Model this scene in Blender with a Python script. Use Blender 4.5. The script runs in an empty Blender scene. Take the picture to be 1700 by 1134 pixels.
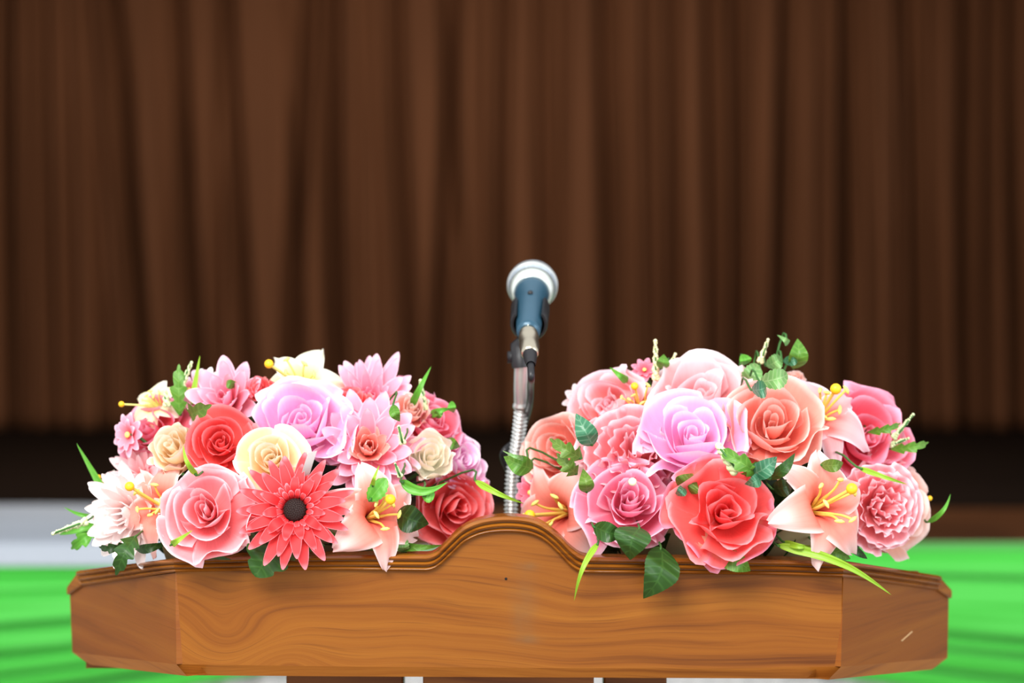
import bpy, math, random
from mathutils import Vector, Matrix, noise
R = math.radians
PI = math.pi
sc = bpy.context.scene
COL = sc.collection
random.seed(7)

# ------------------------------------------------------------------ camera
CAMZ = 1.383
FPX = 3650.0            # focal length in pixels of the 1700 wide frame
HOR = 500.0             # horizon row
cd = bpy.data.cameras.new('camera')
cam = bpy.data.objects.new('camera', cd)
COL.objects.link(cam)
cam.location = (0, -2.0, CAMZ)
cam.rotation_euler = (R(90), 0, 0)
cd.sensor_width = 36.0
cd.lens = FPX / 1700 * 36.0
cd.shift_y = -(567 - HOR) / 1700.0
cd.clip_end = 100
cd.dof.use_dof = True
cd.dof.focus_distance = 1.985
cd.dof.aperture_fstop = 3.4
sc.camera = cam

# ------------------------------------------------------------------ light and exposure
sc.view_settings.view_transform = 'Standard'
sc.view_settings.look = 'None'
sc.view_settings.exposure = 0.95
sc.view_settings.gamma = 1.0
sc.view_settings.use_curve_mapping = False
w = bpy.data.worlds.new('hall_ambient')
sc.world = w
w.use_nodes = True
w.node_tree.nodes['Background'].inputs[0].default_value = (0.97, 0.98, 1.0, 1)
w.node_tree.nodes['Background'].inputs[1].default_value = 0.62


def area(name, loc, target, size, size_y, power, color):
    l = bpy.data.lights.new(name, 'AREA')
    l.shape = 'RECTANGLE'
    l.size = size
    l.size_y = size_y
    l.energy = power
    l.color = color
    o = bpy.data.objects.new(name, l)
    COL.objects.link(o)
    o.location = loc
    o.rotation_euler = (Vector(target) - Vector(loc)).to_track_quat('-Z', 'Y').to_euler()
    return o


area('hall_ceiling_light', (-0.7, -2.2, 3.0), (0, 0.1, 1.2), 1.8, 1.2, 76, (1.0, 0.97, 0.93))
area('hall_window_light', (3.2, -2.6, 2.0), (0, 0.1, 1.15), 1.4, 1.8, 34, (0.86, 0.94, 1.0))
area('curtain_fill_light', (-0.3, 3.4, 2.7), (-0.1, 6.2, 1.0), 0.9, 0.3, 26, (1.0, 0.84, 0.68))  # added unseen lamp that brightens the lower part of the curtain


# ------------------------------------------------------------------ helpers
def P(u, v, y):
    s = FPX / (2.0 + y)
    return Vector(((u - 850.0) / s, y, CAMZ - (v - HOR) / s))


def lin(c):
    return tuple(((x / 255.0) / 12.92 if x / 255.0 <= 0.04045 else ((x / 255.0 + 0.055) / 1.055) ** 2.4) for x in c) + (1,)


def tag(o, label=None, cat=None, group=None, kind=None):
    if label: o['label'] = label
    if cat: o['category'] = cat
    if group: o['group'] = group
    if kind: o['kind'] = kind
    return o


def empty(name, loc=(0, 0, 0)):
    o = bpy.data.objects.new(name, None)
    o.empty_display_size = 0.02
    COL.objects.link(o)
    o.location = loc
    return o


def mesh_obj(name, verts, faces, mat=None, parent=None, uvs=None, smooth=True):
    me = bpy.data.meshes.new(name)
    me.from_pydata([tuple(v) for v in verts], [], faces)
    if smooth:
        me.polygons.foreach_set('use_smooth', [True] * len(me.polygons))
    if uvs:
        ul = me.uv_layers.new(name='UVMap')
        for lp in me.loops:
            ul.data[lp.index].uv = uvs[lp.vertex_index]
    if mat: me.materials.append(mat)
    me.update()
    o = bpy.data.objects.new(name, me)
    COL.objects.link(o)
    if parent: o.parent = parent
    return o


class MB:
    """collects shapes into one mesh"""
    def __init__(s):
        s.v, s.f, s.uv = [], [], []

    def grid(s, pts, nu, nv, uv=None, closed=False):
        b = len(s.v)
        s.v += pts
        s.uv += uv if uv else [(0, 0)] * len(pts)
        for j in range(nv - 1):
            for i in range(nu if closed else nu - 1):
                i2 = (i + 1) % nu
                s.f.append((b + j * nu + i, b + j * nu + i2, b + (j + 1) * nu + i2, b + (j + 1) * nu + i))

    def tube(s, path, rad, n=10, cap=True):
        path = [Vector(p) for p in path]
        if not isinstance(rad, (list, tuple)): rad = [rad] * len(path)
        pts = []
        t0 = (path[1] - path[0]).normalized()
        up = Vector((0, 0, 1)) if abs(t0.z) < 0.9 else Vector((1, 0, 0))
        nrm = t0.cross(up).normalized()
        for i, p in enumerate(path):
            a = path[max(0, i - 1)]
            c = path[min(len(path) - 1, i + 1)]
            t = (c - a).normalized()
            nrm = (nrm - t * nrm.dot(t)).normalized()
            bn = t.cross(nrm)
            for k in range(n):
                an = 2 * PI * k / n
                pts.append(p + (nrm * math.cos(an) + bn * math.sin(an)) * rad[i])
        b = len(s.v)
        s.grid(pts, n, len(path), closed=True)
        if cap:
            s.f.append(tuple(b + k for k in range(n))[::-1])
            e = b + (len(path) - 1) * n
            s.f.append(tuple(e + k for k in range(n)))

    def ball(s, c, r, nu=12, nv=8, sc3=(1, 1, 1), bump=0, seed=0):
        pts = []
        for j in range(nv + 1):
            th = PI * j / nv
            for i in range(nu):
                ph = 2 * PI * i / nu
                d = Vector((math.sin(th) * math.cos(ph), math.sin(th) * math.sin(ph), math.cos(th)))
                k = r * (1 + (bump * noise.noise(d * 3 + Vector((seed, 0, 0))) if bump else 0))
                pts.append(Vector(c) + Vector((d.x * sc3[0], d.y * sc3[1], d.z * sc3[2])) * k)
        s.grid(pts, nu, nv + 1, closed=True)

    def box(s, lo, hi):
        b = len(s.v)
        x0, y0, z0 = lo
        x1, y1, z1 = hi
        s.v += [Vector(p) for p in ((x0, y0, z0), (x1, y0, z0), (x1, y1, z0), (x0, y1, z0), (x0, y0, z1), (x1, y0, z1), (x1, y1, z1), (x0, y1, z1))]
        s.uv += [(0, 0)] * 8
        for f in ((0, 3, 2, 1), (4, 5, 6, 7), (0, 1, 5, 4), (1, 2, 6, 5), (2, 3, 7, 6), (3, 0, 4, 7)):
            s.f.append(tuple(b + k for k in f))

    def prism(s, poly, back):
        """poly: list of 3-D points (front outline), back: the same outline moved back"""
        b = len(s.v)
        n = len(poly)
        s.v += [Vector(p) for p in poly] + [Vector(p) for p in back]
        s.uv += [(0, 0)] * (2 * n)
        s.f.append(tuple(b + k for k in range(n)))
        s.f.append(tuple(b + n + k for k in range(n))[::-1])
        for k in range(n):
            k2 = (k + 1) % n
            s.f.append((b + k, b + n + k, b + n + k2, b + k2))

    def lathe(s, prof, origin, axis, n=28):
        """prof: (t along the axis, radius)"""
        axis = Vector(axis).normalized()
        up = Vector((0, 0, 1)) if abs(axis.z) < 0.95 else Vector((1, 0, 0))
        a = axis.cross(up).normalized()
        b_ = axis.cross(a)
        pts = []
        for t, r in prof:
            for k in range(n):
                an = 2 * PI * k / n
                pts.append(Vector(origin) + axis * t + (a * math.cos(an) + b_ * math.sin(an)) * r)
        s.grid(pts, n, len(prof), closed=True)

    def build(s, name, mat=None, parent=None, smooth=True, uv=False):
        return mesh_obj(name, s.v, s.f, mat, parent, s.uv if uv else None, smooth)


def bevel(o, w=0.001, seg=2, ang=40):
    m = o.modifiers.new('bevel', 'BEVEL')
    m.width = w
    m.segments = seg
    m.limit_method = 'ANGLE'
    m.angle_limit = R(ang)
    return o


def split_smooth(o, ang=35):
    m = o.modifiers.new('edge_split', 'EDGE_SPLIT')
    m.split_angle = R(ang)
    return o


# ------------------------------------------------------------------ materials
def new_mat(name):
    m = bpy.data.materials.new(name)
    m.use_nodes = True
    return m, m.node_tree.nodes, m.node_tree.links, m.node_tree.nodes['Principled BSDF']


def plain(name, col, rough=0.6, metal=0.0, spec=0.5, noise_amt=0.06, noise_scale=60, sheen=0):
    m, n, l, b = new_mat(name)
    nz = n.new('ShaderNodeTexNoise')
    nz.inputs['Scale'].default_value = noise_scale
    nz.inputs['Detail'].default_value = 4
    tc = n.new('ShaderNodeTexCoord')
    l.new(tc.outputs['Object'], nz.inputs['Vector'])
    mx = n.new('ShaderNodeMix')
    mx.data_type = 'RGBA'
    c = lin(col)
    mx.inputs[6].default_value = tuple(x * (1 - noise_amt * 2) for x in c[:3]) + (1,)
    mx.inputs[7].default_value = tuple(min(1, x * (1 + noise_amt * 2)) for x in c[:3]) + (1,)
    l.new(nz.outputs['Fac'], mx.inputs[0])
    l.new(mx.outputs[2], b.inputs['Base Color'])
    b.inputs['Roughness'].default_value = rough
    b.inputs['Metallic'].default_value = metal
    b.inputs['Specular IOR Level'].default_value = spec
    if sheen: b.inputs['Sheen Weight'].default_value = sheen
    return m


def petal_mat(name, c0, c1, c2, edge, edge_w=0.12, trans=0.30, streak=0.10):
    """cloth petal: colour dyed from base to tip, paler rim"""
    m, n, l, b = new_mat(name)
    uv = n.new('ShaderNodeUVMap')
    uv.uv_map = 'UVMap'
    sp = n.new('ShaderNodeSeparateXYZ')
    l.new(uv.outputs[0], sp.inputs[0])
    rp = n.new('ShaderNodeValToRGB')
    e = rp.color_ramp.elements
    e[0].position = 0.12
    e[0].color = lin(c0)
    e[1].position = 1.0
    e[1].color = lin(c2)
    k = rp.color_ramp.elements.new(0.55)
    k.color = lin(c1)
    l.new(sp.outputs['Y'], rp.inputs[0])

    def math_(op, a, bb):
        q = n.new('ShaderNodeMath')
        q.operation = op
        for i, x in enumerate((a, bb)):
            if x is None: continue
            if isinstance(x, (int, float)): q.inputs[i].default_value = x
            else: l.new(x, q.inputs[i])
        return q.outputs[0]
    a = math_('ABSOLUTE', math_('SUBTRACT', math_('MULTIPLY', sp.outputs['X'], 2.0), 1.0), None)
    mxm = math_('MAXIMUM', a, sp.outputs['Y'])
    mr = n.new('ShaderNodeMapRange')
    mr.interpolation_type = 'SMOOTHSTEP'
    mr.inputs['From Min'].default_value = 1.0 - edge_w * 2
    mr.inputs['From Max'].default_value = 1.0
    l.new(mxm, mr.inputs['Value'])
    up = math_('MULTIPLY', mr.outputs[0], math_('MINIMUM', math_('MULTIPLY', sp.outputs['Y'], 1.4), 1.0))
    mx = n.new('ShaderNodeMix')
    mx.data_type = 'RGBA'
    l.new(up, mx.inputs[0])
    l.new(rp.outputs[0], mx.inputs[6])
    mx.inputs[7].default_value = lin(edge)
    # fine streaks along the petal
    cb = n.new('ShaderNodeCombineXYZ')
    l.new(math_('MULTIPLY', sp.outputs['X'], 26.0), cb.inputs[0])
    l.new(math_('MULTIPLY', sp.outputs['Y'], 2.5), cb.inputs[1])
    nz = n.new('ShaderNodeTexNoise')
    nz.inputs['Scale'].default_value = 1.0
    nz.inputs['Detail'].default_value = 3
    l.new(cb.outputs[0], nz.inputs['Vector'])
    hs = n.new('ShaderNodeHueSaturation')
    l.new(mx.outputs[2], hs.inputs['Color'])
    l.new(math_('ADD', math_('MULTIPLY', nz.outputs['Fac'], streak * 2), 1 - streak), hs.inputs['Value'])
    l.new(hs.outputs[0], b.inputs['Base Color'])
    b.inputs['Roughness'].default_value = 0.62
    b.inputs['Specular IOR Level'].default_value = 0.25
    bp = n.new('ShaderNodeBump')
    bp.inputs['Strength'].default_value = 0.18
    bp.inputs['Distance'].default_value = 0.001
    l.new(nz.outputs['Fac'], bp.inputs['Height'])
    l.new(bp.outputs[0], b.inputs['Normal'])
    tr = n.new('ShaderNodeBsdfTranslucent')
    l.new(hs.outputs[0], tr.inputs['Color'])
    ms = n.new('ShaderNodeMixShader')
    ms.inputs[0].default_value = trans
    l.new(b.outputs[0], ms.inputs[1])
    l.new(tr.outputs[0], ms.inputs[2])
    l.new(ms.outputs[0], n['Material Output'].inputs['Surface'])
    return m


def leaf_mat(name, c0, c1, vein, rough=0.45, veins=7.0, trans=0.22):
    m, n, l, b = new_mat(name)
    uv = n.new('ShaderNodeUVMap')
    uv.uv_map = 'UVMap'
    sp = n.new('ShaderNodeSeparateXYZ')
    l.new(uv.outputs[0], sp.inputs[0])

    def math_(op, a, bb=None):
        q = n.new('ShaderNodeMath')
        q.operation = op
        for i, x in enumerate((a, bb)):
            if x is None: continue
            if isinstance(x, (int, float)): q.inputs[i].default_value = x
            else: l.new(x, q.inputs[i])
        return q.outputs[0]
    a = math_('ABSOLUTE', math_('SUBTRACT', math_('MULTIPLY', sp.outputs['X'], 2.0), 1.0))
    ph = math_('SUBTRACT', math_('MULTIPLY', sp.outputs['Y'], veins * 2 * PI), math_('MULTIPLY', a, 5.0))
    vv = math_('POWER', math_('ABSOLUTE', math_('SINE', math_('MULTIPLY', ph, 0.5))), 10.0)
    mid = math_('LESS_THAN', a, 0.06)
    fac = math_('MULTIPLY', math_('MAXIMUM', vv, mid), 0.45)
    nz = n.new('ShaderNodeTexNoise')
    nz.inputs['Scale'].default_value = 40
    tc = n.new('ShaderNodeTexCoord')
    l.new(tc.outputs['Object'], nz.inputs['Vector'])
    mx = n.new('ShaderNodeMix')
    mx.data_type = 'RGBA'
    l.new(nz.outputs['Fac'], mx.inputs[0])
    mx.inputs[6].default_value = lin(c0)
    mx.inputs[7].default_value = lin(c1)
    m2 = n.new('ShaderNodeMix')
    m2.data_type = 'RGBA'
    l.new(fac, m2.inputs[0])
    l.new(mx.outputs[2], m2.inputs[6])
    m2.inputs[7].default_value = lin(vein)
    l.new(m2.outputs[2], b.inputs['Base Color'])
    b.inputs['Roughness'].default_value = rough
    bp = n.new('ShaderNodeBump')
    bp.inputs['Strength'].default_value = 0.35
    bp.inputs['Distance'].default_value = 0.001
    l.new(fac, bp.inputs['Height'])
    l.new(bp.outputs[0], b.inputs['Normal'])
    tr = n.new('ShaderNodeBsdfTranslucent')
    l.new(m2.outputs[2], tr.inputs['Color'])
    ms = n.new('ShaderNodeMixShader')
    ms.inputs[0].default_value = trans
    l.new(b.outputs[0], ms.inputs[1])
    l.new(tr.outputs[0], ms.inputs[2])
    l.new(ms.outputs[0], n['Material Output'].inputs['Surface'])
    return m


def wood_mat(name, c_dark, c_mid, c_light, grain=46.0, figures=(), marks=True, rough=0.38, line=0.5):
    """teak: grain lines run along X and flow round the knots in figures (x, z, sx, sz, height)"""
    m, n, l, b = new_mat(name)
    tc = n.new('ShaderNodeTexCoord')
    sp = n.new('ShaderNodeSeparateXYZ')
    l.new(tc.outputs['Object'], sp.inputs[0])

    def M(op, a, bb=None, cc=None):
        q = n.new('ShaderNodeMath')
        q.operation = op
        for i, x in enumerate((a, bb, cc)):
            if x is None: continue
            if isinstance(x, (int, float)): q.inputs[i].default_value = x
            else: l.new(x, q.inputs[i])
        return q.outputs[0]
    X, Y, Z = sp.outputs

    def gauss(x, z, sx, sz):
        dx = M('DIVIDE', M('SUBTRACT', X, x), sx)
        dz = M('DIVIDE', M('SUBTRACT', Z, z), sz)
        return M('EXPONENT', M('MULTIPLY', M('ADD', M('MULTIPLY', dx, dx), M('MULTIPLY', dz, dz)), -1.0))
    h = M('ADD', Z, M('MULTIPLY', X, 0.03))
    lo = n.new('ShaderNodeTexNoise')
    lo.inputs['Scale'].default_value = 1.0
    lo.inputs['Detail'].default_value = 2
    cv = n.new('ShaderNodeCombineXYZ')
    l.new(M('MULTIPLY', X, 3.2), cv.inputs[0])
    l.new(M('MULTIPLY', Z, 9.0), cv.inputs[2])
    l.new(Y, cv.inputs[1])
    l.new(cv.outputs[0], lo.inputs['Vector'])
    h = M('ADD', h, M('MULTIPLY', M('SUBTRACT', lo.outputs['Fac'], 0.5), 0.07))
    dark = None
    for (x, z, sx, sz, a) in figures:
        g = gauss(x, z, sx, sz)
        h = M('ADD', h, M('MULTIPLY', g, a))
    bands = n.new('ShaderNodeTexNoise')
    bands.inputs['Scale'].default_value = 1.0
    bands.inputs['Detail'].default_value = 5
    bands.inputs['Roughness'].default_value = 0.62
    c2 = n.new('ShaderNodeCombineXYZ')
    l.new(M('MULTIPLY', h, grain * 1.5), c2.inputs[2])
    l.new(M('MULTIPLY', X, 1.1), c2.inputs[0])
    l.new(Y, c2.inputs[1])
    l.new(c2.outputs[0], bands.inputs['Vector'])
    fine = n.new('ShaderNodeTexNoise')
    fine.inputs['Scale'].default_value = 1.0
    fine.inputs['Detail'].default_value = 4
    c3 = n.new('ShaderNodeCombineXYZ')
    l.new(M('MULTIPLY', h, 420.0), c3.inputs[2])
    l.new(M('MULTIPLY', X, 9.0), c3.inputs[0])
    l.new(M('MULTIPLY', Y, 9.0), c3.inputs[1])
    l.new(c3.outputs[0], fine.inputs['Vector'])
    rp = n.new('ShaderNodeValToRGB')
    e = rp.color_ramp.elements
    e[0].position = 0.27
    e[0].color = lin(c_dark)
    e[1].position = 0.68
    e[1].color = lin(c_light)
    k = rp.color_ramp.elements.new(0.44)
    k.color = lin(c_mid)
    l.new(bands.outputs['Fac'], rp.inputs[0])
    # long thin dark pore lines
    pl = n.new('ShaderNodeMapRange')
    pl.inputs['From Min'].default_value = 0.54
    pl.inputs['From Max'].default_value = 0.72
    l.new(fine.outputs['Fac'], pl.inputs['Value'])
    mx = n.new('ShaderNodeMix')
    mx.data_type = 'RGBA'
    l.new(M('MULTIPLY', pl.outputs[0], line), mx.inputs[0])
    l.new(rp.outputs[0], mx.inputs[6])
    mx.inputs[7].default_value = lin(c_dark)
    out = mx.outputs[2]
    if marks:
        st = n.new('ShaderNodeTexNoise')
        st.inputs['Scale'].default_value = 70
        st.inputs['Detail'].default_value = 4
        l.new(tc.outputs['Object'], st.inputs['Vector'])
        blot = M('ADD', gauss(0.0105, 1.105, 0.011, 0.028), M('ADD', gauss(0.013, 1.142, 0.010, 0.004), gauss(0.013, 1.075, 0.012, 0.004)))
        f = M('MINIMUM', M('MULTIPLY', blot, M('MULTIPLY', st.outputs['Fac'], 0.75)), 0.6)
        m3 = n.new('ShaderNodeMix')
        m3.data_type = 'RGBA'
        l.new(f, m3.inputs[0])
        l.new(out, m3.inputs[6])
        m3.inputs[7].default_value = lin((104, 78, 50))
        out = m3.outputs[2]
    l.new(out, b.inputs['Base Color'])
    b.inputs['Roughness'].default_value = rough
    b.inputs['Specular IOR Level'].default_value = 0.4 if rough < .3 else 0.22
    bp = n.new('ShaderNodeBump')
    bp.inputs['Strength'].default_value = 0.12
    bp.inputs['Distance'].default_value = 0.001
    l.new(fine.outputs['Fac'], bp.inputs['Height'])
    l.new(bp.outputs[0], b.inputs['Normal'])
    return m


M_FRONT = wood_mat('teak_front', (82, 41, 12), (122, 69, 18), (137, 83, 24),
                   figures=((-0.262, 1.080, 0.040, 0.034, 0.036), (-0.205, 1.050, 0.030, 0.018, -0.030), (0.10, 1.19, 0.10, 0.05, 0.01)))
M_WING = wood_mat('teak_wing', (90, 44, 10), (123, 66, 15), (136, 79, 20), grain=30, marks=False, line=0.35)
M_MOLD = wood_mat('teak_moulding', (86, 42, 9), (126, 70, 16), (150, 92, 26), grain=60, marks=False, rough=0.24)
M_BEV = wood_mat('teak_bevel', (100, 50, 16), (142, 84, 28), (158, 98, 36), grain=60, marks=False)
M_POST = wood_mat('teak_post', (88, 44, 16), (120, 68, 26), (136, 82, 34), grain=40, marks=False)
M_DARK = plain('nail_hole_dark', (18, 10, 8), 0.9)

PM = {
    'pink': petal_mat('petal_pink', (240, 116, 118), (248, 156, 162), (251, 182, 192), (255, 220, 228)),
    'rosepink': petal_mat('petal_rose_pink', (232, 96, 122), (246, 146, 174), (250, 174, 204), (255, 218, 236)),
    'coral': petal_mat('petal_coral', (238, 84, 78), (247, 108, 106), (249, 124, 126), (252, 160, 166)),
    'coralpale': petal_mat('petal_coral_green', (232, 220, 180), (244, 110, 108), (246, 104, 114), (252, 164, 192), 0.10),
    'cream': petal_mat('petal_cream', (248, 200, 140), (250, 224, 182), (253, 238, 214), (255, 246, 232)),
    'creamwhite': petal_mat('petal_cream_white', (244, 244, 226), (250, 245, 228), (254, 232, 210), (255, 248, 238)),
    'lilac': petal_mat('petal_lilac', (240, 144, 186), (247, 182, 222), (250, 206, 238), (255, 232, 247)),
    'peach': petal_mat('petal_peach', (243, 128, 110), (249, 168, 152), (252, 192, 180), (255, 222, 214)),
    'palepeach': petal_mat('petal_pale_peach', (242, 156, 132), (249, 192, 172), (252, 214, 202), (255, 232, 226)),
    'blush': petal_mat('petal_blush', (246, 156, 146), (251, 200, 204), (254, 226, 230), (255, 240, 243)),
    'white': petal_mat('petal_white_pink', (250, 204, 196), (254, 234, 232), (255, 246, 246), (255, 251, 251)),
    'magenta': petal_mat('petal_hot_pink', (238, 86, 108), (246, 122, 142), (249, 144, 168), (252, 182, 208)),
    'gerbera': petal_mat('petal_gerbera_red', (214, 34, 40), (240, 66, 70), (244, 80, 86), (250, 146, 158), 0.08),
    'mum': petal_mat('petal_mum_pink', (246, 116, 128), (249, 162, 184), (252, 190, 214), (255, 222, 238)),
    'butter': petal_mat('petal_butter', (246, 230, 130), (251, 242, 186), (254, 246, 216), (255, 250, 234)),
    'lily': petal_mat('petal_lily_peach', (238, 100, 84), (247, 148, 132), (251, 184, 174), (255, 226, 224), 0.16),
    'lilypink': petal_mat('petal_lily_pink', (243, 124, 114), (250, 168, 168), (253, 204, 212), (255, 230, 240), 0.16),
}
LM = {
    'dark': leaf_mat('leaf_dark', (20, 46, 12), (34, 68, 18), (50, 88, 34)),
    'deep': leaf_mat('leaf_deep', (30, 66, 16), (46, 90, 26), (64, 110, 42)),
    'mid': leaf_mat('leaf_mid', (66, 118, 28), (96, 150, 48), (120, 168, 70)),
    'fresh': leaf_mat('leaf_fresh', (70, 146, 34), (100, 176, 54), (120, 190, 76), veins=0.0),
    'lime': leaf_mat('leaf_lime', (116, 170, 24), (152, 196, 48), (172, 206, 76), veins=0.0),
    'teal': leaf_mat('leaf_teal', (40, 96, 62), (72, 140, 104), (130, 178, 144), rough=0.3),
    'mint': leaf_mat('leaf_mint', (92, 150, 74), (136, 186, 112), (176, 210, 150), rough=0.35),
    'olive': leaf_mat('leaf_olive', (70, 104, 28), (104, 138, 48), (126, 156, 72)),
}
M_STEM = plain('stem_green', (52, 104, 40), 0.6)
M_STAMEN = plain('stamen_yellow', (238, 204, 96), 0.5)
M_STAMENG = plain('stamen_pale_green', (222, 222, 128), 0.5)
M_ANTHER = plain('anther_yellow', (248, 190, 30), 0.45)
M_ANTHERP = plain('anther_pale', (246, 226, 120), 0.5)
M_DISC = plain('gerbera_disc_brown', (34, 13, 8), 0.8, noise_amt=0.3, noise_scale=900)
M_SPIKE = plain('spike_bud_pale', (206, 222, 170), 0.6)
M_SPIKEC = plain('spike_bud_cream', (224, 218, 172), 0.6)
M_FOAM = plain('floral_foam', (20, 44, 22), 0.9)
M_TRAY = plain('tray_plastic', (168, 164, 124), 0.5)
M_PEARL = plain('bead_pearl', (244, 232, 196), 0.15, spec=0.8)

# ------------------------------------------------------------------ stage, floor, curtain
YS = 2.35       # front edge of the stage
SZ = 0.90       # stage floor height
m = MB(); m.box((-6, -4, -0.05), (6, YS + 0.02, 0))
tag(m.build('floor', plain('hall_floor_tiles', (150, 140, 128), 0.4), smooth=False), kind='structure')
M_BOARDS = wood_mat('stage_boards', (66, 38, 20), (84, 50, 27), (94, 58, 32), grain=22, marks=False, rough=0.45)
m = MB(); m.box((-5, YS + 0.02, 0), (5, 3.13, SZ))
tag(m.build('floor_stage_front', M_BOARDS, smooth=False), kind='structure')
M_CARPET = plain('stage_carpet_dark', (26, 17, 11), 1.0, spec=0.05, noise_amt=0.1, noise_scale=4)
m = MB(); m.box((-5, 3.13, 0), (5, 8.0, SZ + 0.004))
tag(m.build('floor_stage_rear', M_CARPET, smooth=False), kind='structure')
m = MB(); m.box((-3.6, 6.75, SZ), (3.6, 6.85, 3.9))
tag(m.build('wall_back', plain('stage_back_wall', (40, 26, 18), 0.9), smooth=False), kind='structure')


M_SHELL = plain('stage_shell_paint', (66, 44, 32), 0.9)  # unseen stage sides and roof, added to block ambient light
m = MB(); m.box((-3.6, 2.9, SZ), (-3.45, 6.75, 3.9))
tag(m.build('wall_left', M_SHELL, smooth=False), kind='structure')
m = MB(); m.box((3.45, 2.9, SZ), (3.6, 6.75, 3.9))
tag(m.build('wall_right', M_SHELL, smooth=False), kind='structure')
m = MB(); m.box((-3.6, 2.9, 3.9), (3.6, 6.85, 4.0))
tag(m.build('ceiling', M_SHELL, smooth=False), kind='structure')
m = MB(); m.box((-3.6, 2.75, 2.8), (3.6, 2.9, 4.0)); m.box((-3.6, 2.75, SZ), (-2.1, 2.9, 2.8)); m.box((2.1, 2.75, SZ), (3.6, 2.9, 2.8))  # unseen header and side panels, added to darken the curtain's top and edges
tag(m.build('wall_shade_frame', M_SHELL, smooth=False), kind='structure')


def stage_curtain():
    # narrow deep folds, each (x at the hem, x at the top of the frame, half width px, depth m), in rows of the picture plane of the curtain
    YC = 6.2
    s = FPX / (2 + YC)
    folds = [(-40, -30, 9, .06), (14, 8, 9, .07), (48, 44, 6, .03), (84, 70, 7, .045), (118, 102, 8, .035), (170, 140, 9, .05), (202, 150, 6, .03), (243, 180, 10, .10),
             (282, 262, 6, .02), (330, 285, 10, .09), (362, 362, 7, .035), (410, 375, 9, .075), (474, 512, 9, .09), (508, 470, 6, .02), (562, 548, 10, .10), (600, 590, 7, .02), (640, 612, 6, .02), (680, 658, 9, .07), (722, 752, 9, .08),
             (772, 738, 8, .04), (800, 800, 5, .02), (832, 838, 8, .06), (905, 900, 10, .055), (932, 940, 6, .03), (1012, 1008, 10, .085), (1050, 1040, 5, .02), (1082, 1078, 7, .04), (1118, 1118, 9, .06), (1188, 1184, 9, .065), (1225, 1226, 9, .08), (1260, 1256, 5, .02), (1288, 1312, 9, .085),
             (1322, 1330, 5, .025), (1366, 1370, 7, .03), (1412, 1404, 9, .09), (1452, 1440, 6, .025), (1500, 1492, 7, .03), (1532, 1512, 9, .075), (1560, 1552, 6, .03), (1612, 1606, 9, .07), (1642, 1650, 7, .05), (1692, 1686, 8, .06)]
    rnd = random.Random(3)
    x = -80
    while x > -640:
        folds.append((x, x + rnd.uniform(-12, 12), rnd.uniform(7, 10), rnd.uniform(.03, .09))); x -= rnd.uniform(35, 65)
    x = 1735
    while x < 2330:
        folds.append((x, x + rnd.uniform(-12, 12), rnd.uniform(7, 10), rnd.uniform(.03, .09))); x += rnd.uniform(35, 65)
    nx, nz = 1700, 46
    x0, x1 = -3.43, 3.43
    zt = 3.85
    zb = SZ + 0.006
    verts = []
    ztop_frame = CAMZ + HOR / s
    for j in range(nz):
        t = j / (nz - 1)
        z = zb + (zt - zb) * t
        tt = (z - zb) / (ztop_frame - zb)
        fs = [((a + (b - a) * min(1.3, tt) + 3.0 * math.sin(tt * 4 + a) - 850) / s, hw * 1.2 / s, dp * 2.2 * (0.45 + 0.55 * math.exp(-((tt - 0.25) / 0.55) ** 2))) for a, b, hw, dp in folds]
        for i in range(nx):
            x = x0 + (x1 - x0) * i / (nx - 1)
            y = 0.012 * noise.noise(Vector((x * 9, z * 0.5, 0))) + 0.006 * noise.noise(Vector((x * 34, z * 0.7, 4)))
            y += 0.010 * noise.noise(Vector((x * 5, z * 4.5, 9))) * max(0, 1 - abs(tt - 0.5) * 1.6)
            for fx, hw, dp in fs:
                d = (x - fx) / hw
                if -4 < d < 4:
                    y += dp * math.exp(-d * d * 0.8)
            verts.append(Vector((x, YC + y, z)))
    faces = []
    for j in range(nz - 1):
        for i in range(nx - 1):
            a = j * nx + i
            faces.append((a, a + 1, a + nx + 1, a + nx))
    mt, n, l, b = new_mat('curtain_velvet_brown')
    tc = n.new('ShaderNodeTexCoord')
    mp = n.new('ShaderNodeMapping')
    mp.inputs['Scale'].default_value = (60, 1, 1.2)
    nz_ = n.new('ShaderNodeTexNoise')
    nz_.inputs['Scale'].default_value = 1
    l.new(tc.outputs['Object'], mp.inputs[0])
    l.new(mp.outputs[0], nz_.inputs['Vector'])
    rp = n.new('ShaderNodeValToRGB')
    rp.color_ramp.elements[0].position = .3
    rp.color_ramp.elements[0].color = lin((84, 51, 30))
    rp.color_ramp.elements[1].position = .7
    rp.color_ramp.elements[1].color = lin((101, 63, 39))
    l.new(nz_.outputs['Fac'], rp.inputs[0])
    l.new(rp.outputs[0], b.inputs['Base Color'])
    b.inputs['Roughness'].default_value = 0.8
    b.inputs['Specular IOR Level'].default_value = 0.15
    o = mesh_obj('stage_curtain', verts, faces, mt)
    tag(o, 'tall brown pleated stage curtain hanging behind the lectern', 'curtain')
    sm = o.modifiers.new('thickness', 'SOLIDIFY')
    sm.thickness = 0.003
    return o


stage_curtain()


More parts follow.
